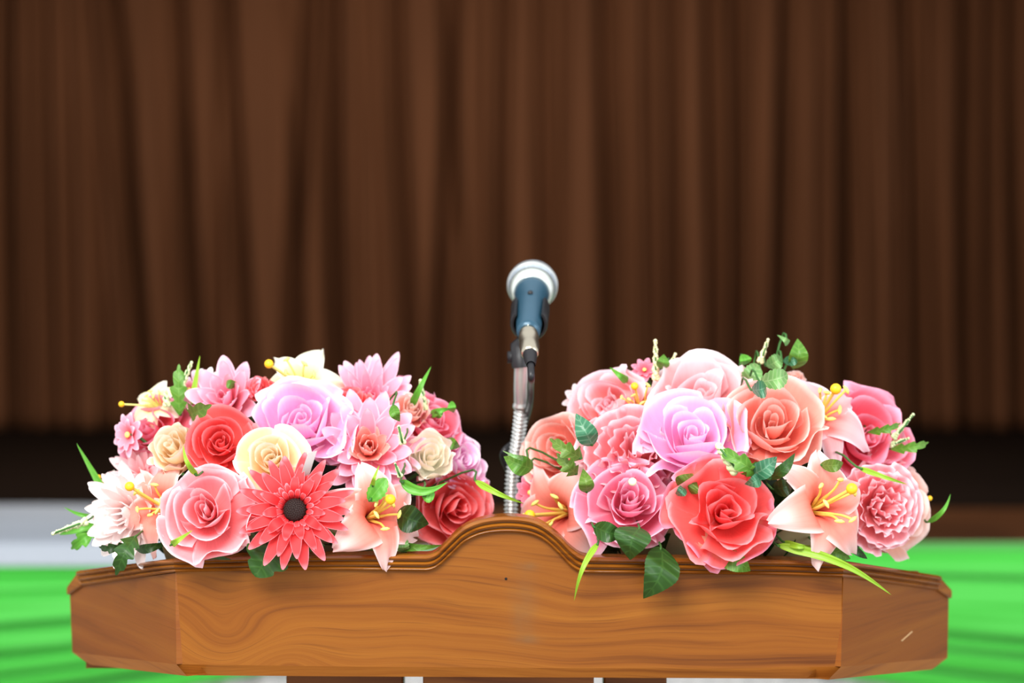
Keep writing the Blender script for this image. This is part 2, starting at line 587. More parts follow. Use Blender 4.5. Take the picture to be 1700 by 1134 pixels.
# green swags and white skirt on the stage front
def swag(name, xa, xb, label, ztop_a, ztop_b, seed, folds):
    """xa: inner end (high), xb: outer end (low belly); both metres"""
    nx, nt = 90, 150
    verts = []
    H = 0.245
    for j in range(nt):
        t = j / (nt - 1)
        for i in range(nx):
            k = i / (nx - 1)
            x = xa + (xb - xa) * k
            zt = ztop_a + (ztop_b - ztop_a) * k
            bell = math.sin(min(1.0, k * 0.97) * PI / 2)
            depth = 0.14 + H * bell
            z = zt - depth * t
            y = YS - 0.05 - 0.035 * math.sin(PI * min(1, t * 1.02))
            f = 0
            for q, (ft, st) in enumerate(folds):
                c = ft + 0.010 * math.sin(k * 5 + q + seed)
                d = (t - c)
                wdt = 0.020 + 0.005 * math.sin(q * 2.1 + seed)
                f += math.exp(-(d / wdt) ** 2) * 0.034 * st * (1 + .2 * math.sin(k * 6 + q))
            y += f + 0.004 * noise.noise(Vector((x * 4, t * 14, seed)))
            if t < 0.04: y += (0.04 - t) * 1.6
            verts.append(Vector((x, y, z)))
    faces = []
    for j in range(nt - 1):
        for i in range(nx - 1):
            a = j * nx + i
            faces.append((a, a + 1, a + nx + 1, a + nx))
    o = mesh_obj(name, verts, faces, M_GREEN)
    tag(o, label, 'swag', 'green fabric swags on the stage edge')
    sm = o.modifiers.new('thickness', 'SOLIDIFY')
    sm.thickness = 0.002
    return o


M_GREEN = plain('satin_green', (58, 184, 52), 0.55, noise_amt=0.03, noise_scale=3, sheen=0.2)
swag('fabric_swag', 0.0, -2.0, 'bright green satin swag on the stage edge under the white floor cloth', 0.893, 0.862, 0.0, [(.05, .4), (.12, .7), (.23, .5), (.43, 1), (.60, .8), (.72, .6), (.85, 1)])
swag('fabric_swag', 0.0, 2.05, 'bright green satin swag on the stage edge below the bare brown boards', 0.903, 0.903, 1.3, [(.07, .25), (.215, .8), (.40, .12), (.60, 1), (.69, .7), (.85, 1)])
verts = []
nx = 700
for j in range(12):
    t = j / 11
    for i in range(nx):
        x = -2.6 + 5.2 * i / (nx - 1)
        verts.append(Vector((x, YS - 0.012 + 0.016 * math.sin(x * 95 + 2 * math.sin(x * 7)) * (0.5 + 0.5 * t), 0.895 - 0.875 * t)))
faces = [(j * nx + i, j * nx + i + 1, (j + 1) * nx + i + 1, (j + 1) * nx + i) for j in range(11) for i in range(nx - 1)]
M_WHITE = plain('white_cloth', (190, 190, 190), 0.8, noise_amt=0.02)
o = mesh_obj('stage_skirt', verts, faces, M_WHITE)
tag(o, 'white pleated skirt hanging on the stage front behind the green swags', 'skirt')
# white cloth laid over the stage edge at the left
verts = []
nx, ny = 60, 44
for j in range(ny):
    t = j / (ny - 1)
    for i in range(nx):
        k = i / (nx - 1)
        x = -2.5 + 2.25 * k
        far = 3.04 + 0.05 * math.sin(k * 5 + 4.2)
        if t < 0.8:
            y = far + (YS - 0.03 - far) * (t / 0.8)
            z = SZ + 0.010 + 0.005 * math.sin(y * 30 + x * 1.5) + 0.003 * noise.noise(Vector((x * 4, y * 6, 0)))
        else:
            y = YS - 0.035 - 0.015 * (t - 0.8) / 0.2
            z = SZ + 0.006 - 0.042 * (t - 0.8) / 0.2 * (1 if True else 0)
        verts.append(Vector((x, y, z)))
faces = [(j * nx + i, j * nx + i + 1, (j + 1) * nx + i + 1, (j + 1) * nx + i) for j in range(ny - 1) for i in range(nx - 1)]
o = mesh_obj('floor_cloth', verts, faces, plain('floor_cloth_white', (166, 174, 184), 0.75, noise_amt=0.02))
o.modifiers.new('thickness', 'SOLIDIFY').thickness = 0.002
tag(o, 'greyish white cloth spread on the stage floor above the green swag', 'cloth')

# ------------------------------------------------------------------ lectern
lectern = tag(empty('lectern', (0, 0.12, 0)), 'orange-brown wooden lectern with arched top board and slanted wings, carrying the flowers', 'lectern')


def under(o):
    o.parent = lectern
    o.matrix_parent_inverse = lectern.matrix_world.inverted() if False else Matrix.Translation((0, -0.12, 0))
    return o


OUT = [(291, 927), (420, 922), (560, 920), (690, 920), (708, 920), (718, 918), (728, 912), (740, 900), (752, 888), (766, 876), (782, 867), (800, 861), (820, 857.5), (840, 856), (862, 857), (885, 861), (904, 870), (920, 882), (932, 892), (942, 903), (952, 912), (963, 919.5), (975, 923), (992, 924), (1150, 926), (1280, 928), (1398, 931)]
INN = [(291, 950), (420, 948), (560, 947), (690, 948.5), (708, 948.5), (720, 945.5), (731, 939), (743, 928), (755, 917), (768, 904), (783, 895), (800, 888.5), (820, 885), (842, 884), (862, 885), (880, 888), (896, 894), (908, 902), (919, 912), (930, 923), (940, 934), (951, 944), (965, 950.5), (985, 952), (1150, 953.5), (1280, 955), (1398, 959)]


def smooth_path(pts, n):
    """Catmull-Rom with n samples per span"""
    out = []
    for i in range(len(pts) - 1):
        p0 = Vector(pts[max(0, i - 1)]); p1 = Vector(pts[i]); p2 = Vector(pts[i + 1]); p3 = Vector(pts[min(len(pts) - 1, i + 2)])
        for k in range(n):
            t = k / n
            out.append(0.5 * ((2 * p1) + (p2 - p0) * t + (2 * p0 - 5 * p1 + 4 * p2 - p3) * t * t + (3 * p1 - p0 - 3 * p2 + p3) * t ** 3))
    out.append(Vector(pts[-1]))
    return out


def wing_pt(u, v, sgn, inset=0.0):
    """a point of the wing's outer face seen at (u, v)"""
    x0 = -0.3065 if sgn < 0 else 0.3005
    k = (u - 850) / FPX
    # x = x0 + sgn*0.146 t ; y = 0.25 t ; x = k (2 + y)
    t = (x0 - 2 * k) / (0.25 * k - sgn * 0.146)
    x = x0 + sgn * 0.146 * t
    y = 0.25 * t
    z = CAMZ - (v - HOR) * (2 + y) / FPX
    nrm = Vector((sgn * 0.25, -0.146, 0)).normalized()
    return Vector((x, y, z)) - nrm * inset


outp = smooth_path(OUT, 5)
innp = smooth_path(INN, 5)
PROF = [(0.0, -0.004), (0.0, 0.004), (0.06, 0.0085), (0.18, 0.0105), (0.30, 0.0085), (0.345, 0.0045), (0.38, 0.0045), (0.43, 0.0075), (0.53, 0.0088), (0.63, 0.0072), (0.675, 0.0030), (0.71, 0.0030), (0.76, 0.0050), (0.85, 0.0056), (0.94, 0.0040), (1.0, 0.0), (1.0, -0.004)]
mb = MB()
pts = []
for a, b in zip(outp, innp):
    A = P(a.x, a.y, 0); B = P(b.x, b.y, 0)
    ring = [A + (B - A) * t + Vector((0, -p, 0)) for t, p in PROF]
    ring = [A + Vector((0, 0.024, 0))] + ring
    pts += ring
mb.grid(pts, len(PROF) + 1, len(outp))
mold = split_smooth(under(mb.build('moulding', M_MOLD)), 50)
# front board
loB = [(303, 1123), (600, 1125), (900, 1126.5), (1200, 1128), (1380, 1129)]
bev = [(293, 1103), (600, 1107), (900, 1109), (1200, 1110), (1396, 1107)]
front = [P(p.x, p.y, 0) for p in innp] + [P(u, v, 0) for u, v in reversed(bev)]
mb = MB()
mb.prism(front, [p + Vector((0, 0.022, 0)) for p in front])
board = under(mb.build('front_board', M_FRONT, smooth=False))
mb = MB()
top_ = [P(u, v, 0) for u, v in bev]
low_ = [P(u, v, 0.0) + Vector((0, 0.006, 0)) for u, v in loB]
back_ = [p + Vector((0, 0.022, 0)) for p in low_]
bt_ = [p + Vector((0, 0.022, 0)) for p in top_]
mb.grid(top_ + low_ + back_ + bt_, 5, 4)
under(mb.build('bottom_edge', M_BEV, smooth=False))
# nail hole
mb = MB(); mb.lathe([(0, 0.0001), (0.0, 0.0012), (0.0006, 0.0011), (0.0006, 0.0001)], P(840, 961, -0.0005), (0, 1, 0), 12)
under(mb.build('nail_hole', M_DARK))

for sgn, topl, topr, molded, chamf, bot, seam in (
        (-1, (291, 927), (136, 947), (124, 967), (116, 973), (120, 1083), (289, 951)),
        (1, (1390, 931), (1553, 955), (1566, 981), (1575, 979), (1573, 1092), (1401, 959))):
    def W(u, v, i=0.0): return wing_pt(u, v, sgn, i)
    if sgn < 0:
        face = [W(291, 951), W(140, 972), W(116, 988), W(120, 1083), W(293, 1103)]
        strip_t = [W(293, 1103), W(120, 1083)]
        strip_b = [W(305, 1123, 0.003), W(144, 1104, 0.003)]
        molo = [P(291, 927, 0), W(136, 947)]
        moli = [P(291, 950, 0), W(140, 973)]
        corner = [W(136, 947), W(116, 974), W(116, 988), W(140, 972)]
    else:
        face = [W(1400, 959), W(1553, 978), W(1575, 994), W(1573, 1092), W(1396, 1107)]
        strip_t = [W(1396, 1107), W(1573, 1092)]
        strip_b = [W(1380, 1129, 0.003), W(1552, 1112, 0.003)]
        molo = [P(1398, 931, 0), W(1553, 955)]
        moli = [P(1398, 959, 0), W(1553, 980)]
        corner = [W(1553, 955), W(1575, 979), W(1575, 994), W(1553, 980)]
    nin = Vector((sgn * 0.25, -0.146, 0)).normalized() * -0.02
    mb = MB()
    mb.prism(face, [p + nin for p in face])
    under(mb.build('wing_board', M_WING, smooth=False))
    mb = MB()
    q = [strip_t[0], strip_t[1], strip_b[0], strip_b[1], strip_b[0] + nin, strip_b[1] + nin, strip_t[0] + nin, strip_t[1] + nin]
    mb.grid(q, 2, 4)
    mb.f.append((1, 3, 5, 7))
    under(mb.build('wing_bottom_edge', M_BEV, smooth=False))
    mb = MB()
    outn = -nin.normalized()
    pts = []
    for k in range(9):
        A = molo[0].lerp(molo[1], k / 8); B = moli[0].lerp(moli[1], k / 8)
        sc_ = 1.0 if k < 8 else 0.75
        pts += [A + nin] + [A + (B - A) * t + (outn * p * sc_ * 0.9 if k else Vector((0, -p, 0))) for t, p in PROF] + [B + nin]
    mb.grid(pts, len(PROF) + 2, 9)
    under(split_smooth(mb.build('wing_moulding', M_MOLD), 50))
    mb = MB()
    c2 = [p + outn * 0.004 for p in corner]
    mb.prism(c2, [p + nin for p in corner])
    under(bevel(mb.build('wing_corner_block', M_MOLD, smooth=False), 0.002, 2))
# scratch on the right wing, sloping top, rear, columns
mb = MB()
a, b = wing_pt(1496, 1064, 1, -0.0003), wing_pt(1514, 1048, 1, -0.0003)
d = Vector((0.0006, 0, -0.0006))
mb.v = [a - d, a + d, b + d, b - d]; mb.uv = [(0, 0)] * 4; mb.f = [(0, 1, 2, 3)]
under(mb.build('scratch', plain('scratch_pale', (176, 140, 96), 0.6)))
TOPZ = CAMZ - 0.246


def top_z(y): return TOPZ - 0.13 * max(0, y - 0.02)


mb = MB()
poly = [(-0.29, 0.022), (0.285, 0.022), (0.415, 0.245), (-0.42, 0.245)]
f_ = [Vector((x, y, top_z(y))) for x, y in poly]
mb.prism(f_, [p - Vector((0, 0, 0.015)) for p in f_])
under(mb.build('sloping_top', M_POST, smooth=False))
mb = MB(); mb.box((-0.435, 0.245, CAMZ - 0.375), (0.428, 0.262, CAMZ - 0.285))
under(mb.build('rear_board', M_POST, smooth=False))
for (u0, u1, y0, y1) in ((475, 670, 0.10, 0.13), (702, 986, 0.03, 0.12), (1002, 1107, 0.10, 0.13)):
    a = P(u0, 1120, y0); b = P(u1, 1120, y0)
    mb = MB(); mb.box((a.x, y0, 0.06), (b.x, y1, TOPZ - 0.03))
    under(bevel(mb.build('column', M_POST, smooth=False), 0.002))
mb = MB(); mb.box((-0.30, -0.02, 0.0), (0.30, 0.24, 0.06))
under(bevel(mb.build('base', M_POST, smooth=False), 0.004))

# ------------------------------------------------------------------ microphone, stand, cable
M_CHROME = plain('chrome', (222, 226, 224), 0.38, 0.92, noise_amt=0.02)
M_NICKEL = plain('nickel_warm', (196, 188, 168), 0.28, 1.0, noise_amt=0.03)
M_BLUE = plain('microphone_body_slate', (40, 78, 98), 0.32, 0.2, noise_amt=0.03)
M_RUBBER = plain('rubber_black', (20, 20, 24), 0.45)
M_CAP = plain('collar_pale', (222, 232, 226), 0.3, 0.6, noise_amt=0.02)
M_GRILLE, n_, l_, b_ = new_mat('grille_silver_mesh')
vor = n_.new('ShaderNodeTexVoronoi'); vor.inputs['Scale'].default_value = 900
tc_ = n_.new('ShaderNodeTexCoord'); l_.new(tc_.outputs['Object'], vor.inputs['Vector'])
rp_ = n_.new('ShaderNodeValToRGB')
rp_.color_ramp.elements[0].color = lin((120, 140, 160)); rp_.color_ramp.elements[1].color = lin((214, 226, 236)); rp_.color_ramp.elements[1].position = 0.6
l_.new(vor.outputs['Distance'], rp_.inputs[0]); l_.new(rp_.outputs[0], b_.inputs['Base Color'])
b_.inputs['Metallic'].default_value = 0.75; b_.inputs['Roughness'].default_value = 0.42

MT = P(877, 552, 0.13)
MH = P(884, 474, 0.255)
AX = (MH - MT).normalized()
LEN = (MH - MT).length
mic = tag(empty('microphone', MT), 'slate blue handheld microphone with silver ball grille in a black clip', 'microphone')


def under_mic(o):
    o.parent = mic
    o.matrix_parent_inverse = Matrix.Translation(-MT)
    return o


c = LEN
mb = MB(); mb.lathe([(-0.001, 0.001), (-0.001, 0.0105), (0.004, 0.0118), (c - 0.055, 0.0150), (c - 0.030, 0.0172), (c - 0.022, 0.0185), (c - 0.020, 0.010)], MT, AX)
body = under_mic(mb.build('body', M_BLUE))
mb = MB(); mb.lathe([(c - 0.024, 0.0175), (c - 0.022, 0.0200), (c - 0.014, 0.0222), (c - 0.008, 0.0232), (c - 0.006, 0.018)], MT, AX)
under_mic(mb.build('collar', M_CAP))
mb = MB()
prof = [(c - 0.009, 0.0235)]
prof += [(c - 0.004, 0.0251), (c + 0.001, 0.0254), (c + 0.003, 0.0254)]
for k in range(1, 13):
    an = k / 12 * PI / 2
    prof.append((c + 0.003 + 0.0235 * math.sin(an), max(0.0003, 0.0254 * math.cos(an))))
mb.lathe(prof, MT, AX, 40)
gr = under_mic(mb.build('grille', M_GRILLE))
mb = MB(); mb.lathe([(c - 0.003, 0.0252), (c - 0.002, 0.0262), (c + 0.002, 0.0262), (c + 0.003, 0.0252)], MT, AX, 40)
under_mic(mb.build('grille_band', M_CHROME))
# small switch recess below
SD = (Vector((0, 0, 1)) - AX * AX.z).normalized() * -1
mb = MB()
sp_ = MT + AX * 0.070 - SD * 0.0150
mb.ball(sp_, 0.0028, 10, 6, (1, 1, 1))
under_mic(mb.build('switch', M_RUBBER))

mst = tag(empty('microphone_stand', P(846, 860, 0.20)), 'chrome gooseneck microphone stand rising behind the arched lectern board', 'stand')
base_p = Vector((P(847, 860, 0.20).x, 0.20, top_z(0.20)))
mst.location = base_p


def under_st(o):
    o.parent = mst
    o.matrix_parent_inverse = Matrix.Translation(-base_p)
    return o


mb = MB(); mb.lathe([(0, 0.001), (0, 0.030), (0.004, 0.030), (0.008, 0.022), (0.012, 0.012), (0.02, 0.010), (0.02, 0.001)], base_p, (0, 0, 1))
under_st(mb.build('base_flange', M_CHROME))
key = [P(847, 900, 0.205), P(850, 800, 0.20), P(860, 730, 0.19), P(865, 680, 0.18), P(865, 640, 0.172), P(866, 600, 0.165)]
key[0] = base_p + Vector((0, 0, 0.015))
neck = smooth_path([tuple(p) for p in key], 12)
mid_i = int(len(neck) * 0.62)
lower = neck[:mid_i + 1]
upper = neck[mid_i:]
# ribbed hose
fine_path, rad = [], []
tot = 0
for i in range(len(lower) - 1):
    for k in range(10):
        fine_path.append(lower[i].lerp(lower[i + 1], k / 10))
acc = 0
for i, p in enumerate(fine_path):
    if i: acc += (p - fine_path[i - 1]).length
    rad.append(0.0064 + 0.0011 * math.cos(acc / 0.0042 * 2 * PI))
mb = MB(); mb.tube(fine_path, rad, 16)
under_st(mb.build('gooseneck', M_CHROME))
mb = MB(); mb.tube(upper, [0.0085] * 2 + [0.0074] * (len(upper) - 2), 18)
under_st(mb.build('upper_tube', M_CHROME))
# clip: swivel block and sleeve round the microphone body
top = neck[-1]
mb = MB()
mb.tube([top + Vector((0, 0, -0.006)), top + Vector((-0.001, 0, 0.004)), top + Vector((-0.002, 0.004, 0.014)), MT + AX * 0.036 - Vector((0.003, 0, 0.021))], [0.0095, 0.0100, 0.0095, 0.0085], 16)
# sleeve as a C section
side = AX.cross(SD).normalized()
nseg = 22
ptsl = []
for t in (0.022, 0.024, 0.066, 0.068):
    r_in, r_out = 0.0148 + t * 0.02, 0.0180 + t * 0.02
    if t in (0.022, 0.068): r_out -= 0.001
    ring = []
    for k in range(nseg + 1):
        an = R(-128) + R(256) * k / nseg
        ring.append((r_out, an))
    for k in range(nseg, -1, -1):
        an = R(-128) + R(256) * k / nseg
        ring.append((r_in, an))
    for r_, an in ring:
        ptsl.append(MT + AX * t + SD * math.cos(an) * r_ + side * math.sin(an) * r_)
b0 = len(mb.v)
mb.grid(ptsl, (nseg + 1) * 2, 4, closed=True)
mb.f.append(tuple(b0 + k for k in range((nseg + 1) * 2)))
mb.f.append(tuple(b0 + 3 * (nseg + 1) * 2 + k for k in range((nseg + 1) * 2))[::-1])
under_st(split_smooth(mb.build('microphone_clip', M_RUBBER), 40))
mb = MB(); mb.lathe([(0, 0.001), (0, 0.006), (0.012, 0.006), (0.012, 0.001)], top + Vector((-0.014, 0.002, 0.004)), (1, 0, 0), 14)
under_st(mb.build('clip_knob', M_RUBBER))

cab = tag(empty('microphone_cable', MT), 'black cable with a silver plug running down the gooseneck', 'cable')


def under_cb(o):
    o.parent = cab
    o.matrix_parent_inverse = Matrix.Translation(-MT)
    return o


plug_dir = (P(880, 590, 0.085) - MT).normalized()
mb = MB(); mb.lathe([(0.0, 0.001), (0.0, 0.0086), (0.006, 0.0092), (0.007, 0.0088), (0.012, 0.0100), (0.014, 0.0092), (0.030, 0.0096), (0.044, 0.0086), (0.048, 0.0070), (0.048, 0.001)], MT, plug_dir)
plug = under_cb(mb.build('plug', M_NICKEL))
mb = MB(); mb.lathe([(0.044, 0.0068), (0.050, 0.0070), (0.056, 0.0062), (0.062, 0.0056), (0.070, 0.0042)], MT, plug_dir)
under_cb(mb.build('plug_boot', M_RUBBER))
mb = MB(); mb.ball(MT + Vector((0.000, -0.002, 0.0075)), 0.0022, 8, 6)
under_cb(mb.build('latch_button', M_CAP))
e0 = MT + plug_dir * 0.068
ck = [e0, e0 + plug_dir * 0.012 + Vector((0, 0, -0.008)), P(881, 640, 0.105), P(880, 665, 0.14), P(875, 690, 0.19), P(866, 715, 0.215), P(852, 735, 0.215), P(838, 748, 0.205), P(836, 762, 0.21), P(850, 800, 0.218), P(846, 860, 0.218), Vector((0.01, 0.222, top_z(0.22) + 0.004)), Vector((0.04, 0.235, top_z(0.235) + 0.004))]
mb = MB(); mb.tube(smooth_path([tuple(p) for p in ck], 10), 0.0034, 10)
under_cb(mb.build('cord', M_RUBBER))

# ------------------------------------------------------------------ flowers
ARR = {
    'left': dict(c=Vector((-0.2236, 0.12, CAMZ - 0.262)), r=Vector((0.152, 0.135, 0.168)), group='flowers of the left arrangement', lg='leaves of the left arrangement'),
    'right': dict(c=Vector((0.2090, 0.12, CAMZ - 0.262)), r=Vector((0.162, 0.135, 0.176)), group='flowers of the right arrangement', lg='leaves of the right arrangement'),
}


def dome_pt(arr, u, v, k=1.0, dy=0.0):
    A = ARR[arr]
    y = 0.0
    dx = dz = d = 0
    for _ in range(8):
        p = P(u, v, y)
        dx = (p.x - A['c'].x) / (A['r'].x * k)
        dz = (p.z - A['c'].z) / (A['r'].z * k)
        dz = max(dz, 0.0)
        d = math.sqrt(max(0.0, 1 - dx * dx - dz * dz))
        y = A['c'].y - A['r'].y * k * d
    p = P(u, v, y + dy)
    return p, Vector((dx, -d, dz))


def bez(p0, p1, p2, p3, t):
    s = 1 - t
    return (s * s * s * p0[0] + 3 * s * s * t * p1[0] + 3 * s * t * t * p2[0] + t ** 3 * p3[0],
            s * s * s * p0[1] + 3 * s * s * t * p1[1] + 3 * s * t * t * p2[1] + t ** 3 * p3[1])


def petal_mesh(cv, W, cf, th, nu=13, nv=12, ruffle=0.0, freq=2.0, ph=0.0, corner=0.25, spiral=0.0, point=0.0, shape='fan', roll=0.0, asym=0.0):
    verts, uv = [], []
    for j in range(nv):
        v = j / (nv - 1)
        v = 1 - (1 - v) ** 1.25
        for i in range(nu):
            u = -1 + 2 * i / (nu - 1)
            au = abs(u)
            if shape == 'fan':
                vv = v * (1 - corner * au ** 3.2)
                ww = W * (0.25 + 0.75 * math.sin(min(1.0, vv / 0.72) * PI / 2))
            else:   # lance
                vv = v
                ww = W * max(0.0, math.sin(PI * min(1, vv) ** 0.85 * 0.985 + 0.02)) ** 0.62
            r, z = bez(*cv, vv)
            r2, z2 = bez(*cv, min(1, vv + 0.02))
            r1, z1 = bez(*cv, max(0, vv - 0.02))
            tr, tz = r2 - r1, z2 - z1
            L = math.hypot(tr, tz) or 1
            nr, nz = tz / L, -tr / L        # outward normal of the profile
            off = ruffle * math.sin(freq * u * PI + ph) * v ** 3 + roll * au ** 3 * v ** 2
            r += nr * off
            z += nz * off + point * (1 - au) ** 1.5 * v ** 5
            r += spiral * u * v
            s = u * ww * (1 + asym * u)
            rc = max(r * cf, 0.05)
            an = s / rc
            an = max(-2.9, min(2.9, an))
            x = r - rc * (1 - math.cos(an))
            y = rc * math.sin(an)
            verts.append(Vector((x * math.cos(th) - y * math.sin(th), x * math.sin(th) + y * math.cos(th), z)))
            uv.append(((u + 1) / 2, v))
    faces = [(j * nu + i, j * nu + i + 1, (j + 1) * nu + i + 1, (j + 1) * nu + i) for j in range(nv - 1) for i in range(nu - 1)]
    return verts, faces, uv


def add_petal(root, mat, name='petal', **kw):
    v, f, uv = petal_mesh(**kw)
    return mesh_obj(name, v, f, mat, root, uv)


FRND = random.Random(11)


def build_rose(root, mat, rnd, opn=1.0, ruffle=0.025, point=0.09, outer_mat=None, tall=1.0, layers=None):
    L = layers or [(2, .08, .74, .20, 1.0, 0.0), (3, .18, .78, .34, 1.0, 0.02), (3, .32, .78, .52, 1.05, .05), (4, .52, .68, .62, 1.15, .09),
                   (4, .74, .54, .76, 1.3, .15), (5, .88, .30, .78, 1.6, .15)]
    for li, (n, rt, zt, W, cf, curl) in enumerate(L):
        a0 = rnd.uniform(0, 6.28)
        for k in range(n):
            rr = rt * opn * rnd.uniform(.84, 1.14) if li > 1 else rt
            zz = zt * tall * rnd.uniform(.82, 1.12)
            cv = ((.03, 0), (rr * 1.12 + .02, .02 + 0.02 * li), (rr * 1.02, zz * .72), (rr + curl + .02, zz - curl * 0.55))
            outer = li >= len(L) - 2
            add_petal(root, outer_mat if (outer_mat and li == len(L) - 1) else mat, cv=cv, W=W * rnd.uniform(.92, 1.08), cf=cf, th=a0 + 2 * PI * k / n + rnd.uniform(-.25, .25), ruffle=(ruffle + .012) * (0.7 + li * .42) * rnd.uniform(.5, 1.5), freq=rnd.uniform(1.2, 2.2) if outer else rnd.uniform(.8, 1.4),
                      ph=rnd.uniform(0, 6), corner=.20 if li < 2 else rnd.uniform(.22, .46), spiral=.05 if li < 4 else .03, point=point * rnd.uniform(.2, 1.4) if li > 1 else 0, roll=(.17 if outer else .05) * rnd.uniform(.0, 1.5), nu=13 if li > 2 else 11, nv=11)


def build_carnation(root, mat, rnd, n_l=5):
    L = [(3, .16, .74, .26, 1.0, .05), (5, .32, .74, .36, 1.2, .08), (6, .50, .68, .42, 1.3, .12), (7, .70, .54, .46, 1.5, .16), (7, .88, .34, .52, 1.8, .14)]
    for li, (n, rt, zt, W, cf, curl) in enumerate(L):
        a0 = rnd.uniform(0, 6.28)
        for k in range(n):
            rr = rt * rnd.uniform(.88, 1.08)
            zz = zt * rnd.uniform(.86, 1.08)
            cv = ((.03, 0), (rr * 1.0 + .02, .02), (rr, zz * .8), (rr + curl, zz - curl * .3))
            add_petal(root, mat, cv=cv, W=W, cf=cf, th=a0 + 2 * PI * k / n + rnd.uniform(-.2, .2), ruffle=.055 * rnd.uniform(.6, 1.4), freq=rnd.uniform(2.4, 4.0), ph=rnd.uniform(0, 6), corner=.22, spiral=.04, point=0.0, roll=.05, nu=21, nv=11)


def build_lily(root, mat, rnd, stamen_mat=None, curl=1.0, wid=1.0, knob=(0.25, 0.1), n_st=6, cut=(), stv=(0, 0)):
    for k in range(6):
        if k in cut: continue
        inner = k % 2
        W = (.37 if inner else .27) * wid * rnd.uniform(.92, 1.1)
        Lr = rnd.uniform(.92, 1.06)
        rc = curl * rnd.uniform(.7, 1.3)
        cv = ((.04, 0), (.14, .62), (.50 * Lr, .92 + .08 * rnd.uniform(-1, 1)), (1.02 * Lr, .62 - .34 * rc))
        add_petal(root, mat, cv=cv, W=W, cf=2.2, th=k * PI / 3 + rnd.uniform(-.1, .1), ruffle=.05, freq=rnd.uniform(1.0, 2.0), ph=rnd.uniform(0, 6), shape='lance', nu=11, nv=18, roll=.07 * rnd.uniform(-.3, 1.6), asym=.0)
    for k in range(n_st):
        a = k * 2 * PI / n_st + rnd.uniform(-.3, .3)
        sp = rnd.uniform(.14, .34)
        d = Vector((math.cos(a) * sp + stv[0], math.sin(a) * sp + stv[1], 1.0)).normalized()
        hh = rnd.uniform(.85, 1.15)
        side = d.cross(Vector((0, 0, 1)))
        pth = [Vector((0, 0, .05)), d * hh * .45 + Vector((0, 0, .04)), d * hh * .8, d * hh + Vector((math.cos(a) * .07, math.sin(a) * .07, -.01))]
        mb = MB(); mb.tube(smooth_path([tuple(p) for p in pth], 4), [.030] * 6 + [.022] * 7, 7)
        st = mb.build('stamen', stamen_mat or M_STAMEN, root)
        e = pth[-1]
        t = Vector((-math.sin(a), math.cos(a), .4)).normalized() * .085
        mb = MB(); mb.tube([e - t, e - t * .5 + Vector((0, 0, .012)), e + t * .3 + Vector((0, 0, .012)), e + t], [.010, .034, .034, .010], 7)
        mb.build('anther', M_ANTHERP, st)
    pth = [Vector((0, 0, .05)), Vector((knob[0] * .3, knob[1] * .3, .6)), Vector((knob[0], knob[1], 1.28))]
    mb = MB(); mb.tube(smooth_path([tuple(p) for p in pth], 6), .030, 8)
    st = mb.build('pistil', stamen_mat or M_STAMEN, root)
    mb = MB(); mb.ball(pth[-1], .095, 14, 10)
    mb.build('stigma', M_ANTHER, st)


def build_gerbera(root, mat, rnd):
    for ring, (n, L, z0, zt, W) in enumerate(((18, 1.04, .02, .08, .115), (15, .86, .06, .20, .105), (11, .60, .10, .30, .085))):
        for k in range(n):
            a = 2 * PI * (k + ring * .4) / n + rnd.uniform(-.05, .05)
            Lr = L * rnd.uniform(.90, 1.06)
            zz = zt * rnd.uniform(.6, 1.5)
            cv = ((.20, z0), (.40, z0 + zz * .8), (Lr * .75, zz + .03), (Lr, zz * rnd.uniform(.3, 1.1)))
            add_petal(root, mat, cv=cv, W=W * rnd.uniform(.9, 1.15), cf=3.0, th=a, shape='lance', nu=7, nv=12, roll=-.02)
    mb = MB()
    for ring, (n, r0, l, z) in enumerate(((20, .29, .17, .24), (16, .22, .13, .25))):
        for k in range(n):
            a = 2 * PI * (k + .5 * ring) / n
            cv = ((r0 - .02, .08), (r0 + .01, z * .7), (r0 + .03, z), (r0 + l * rnd.uniform(.8, 1.2), z - .02 * rnd.random()))
            v, f, uv = petal_mesh(cv=cv, W=.046, cf=2.0, th=a, shape='fan', nu=5, nv=7, corner=.2)
            b = len(mb.v)
            mb.v += v; mb.uv += uv; mb.f += [tuple(b + q for q in ff) for ff in f]
    mb.build('floret_ring', mat, root, uv=True)
    mb = MB()
    mb.ball((0, 0, .10), .20, 20, 10, (1, 1, .45))
    g = 2.39996
    for k in range(90):
        r = .19 * math.sqrt(k / 90)
        z = .10 + .20 * .45 * math.sqrt(max(0, 1 - (r / .2) ** 2))
        mb.ball((r * math.cos(g * k), r * math.sin(g * k), z), .014, 5, 3, (1, 1, 1.6))
    mb.build('flower_centre', M_DISC, root)


def build_mum(root, mat, rnd, centre=None, rings=None, wid=1.0, tipcurl=0.0):
    for ring, (n, L, h, W) in enumerate(rings or ((13, 1.0, .22, .13), (12, .84, .42, .125), (10, .62, .56, .115), (8, .38, .60, .10), (6, .20, .58, .09), (4, .08, .52, .08))):
        for k in range(n):
            a = 2 * PI * (k + ring * .43) / n + rnd.uniform(-.12, .12)
            Lr = L * rnd.uniform(.85, 1.10)
            hh = h * rnd.uniform(.8, 1.2)
            cv = ((.05, 0), (.10 + .3 * Lr, hh * .35), (Lr * .8, hh * .8), (Lr, hh + rnd.uniform(-.06, .14)))
            add_petal(root, centre if (centre and ring >= 3) else mat, cv=cv, W=W * wid * rnd.uniform(.9, 1.15), cf=1.4, th=a, shape='lance', nu=7, nv=11, roll=-.02)


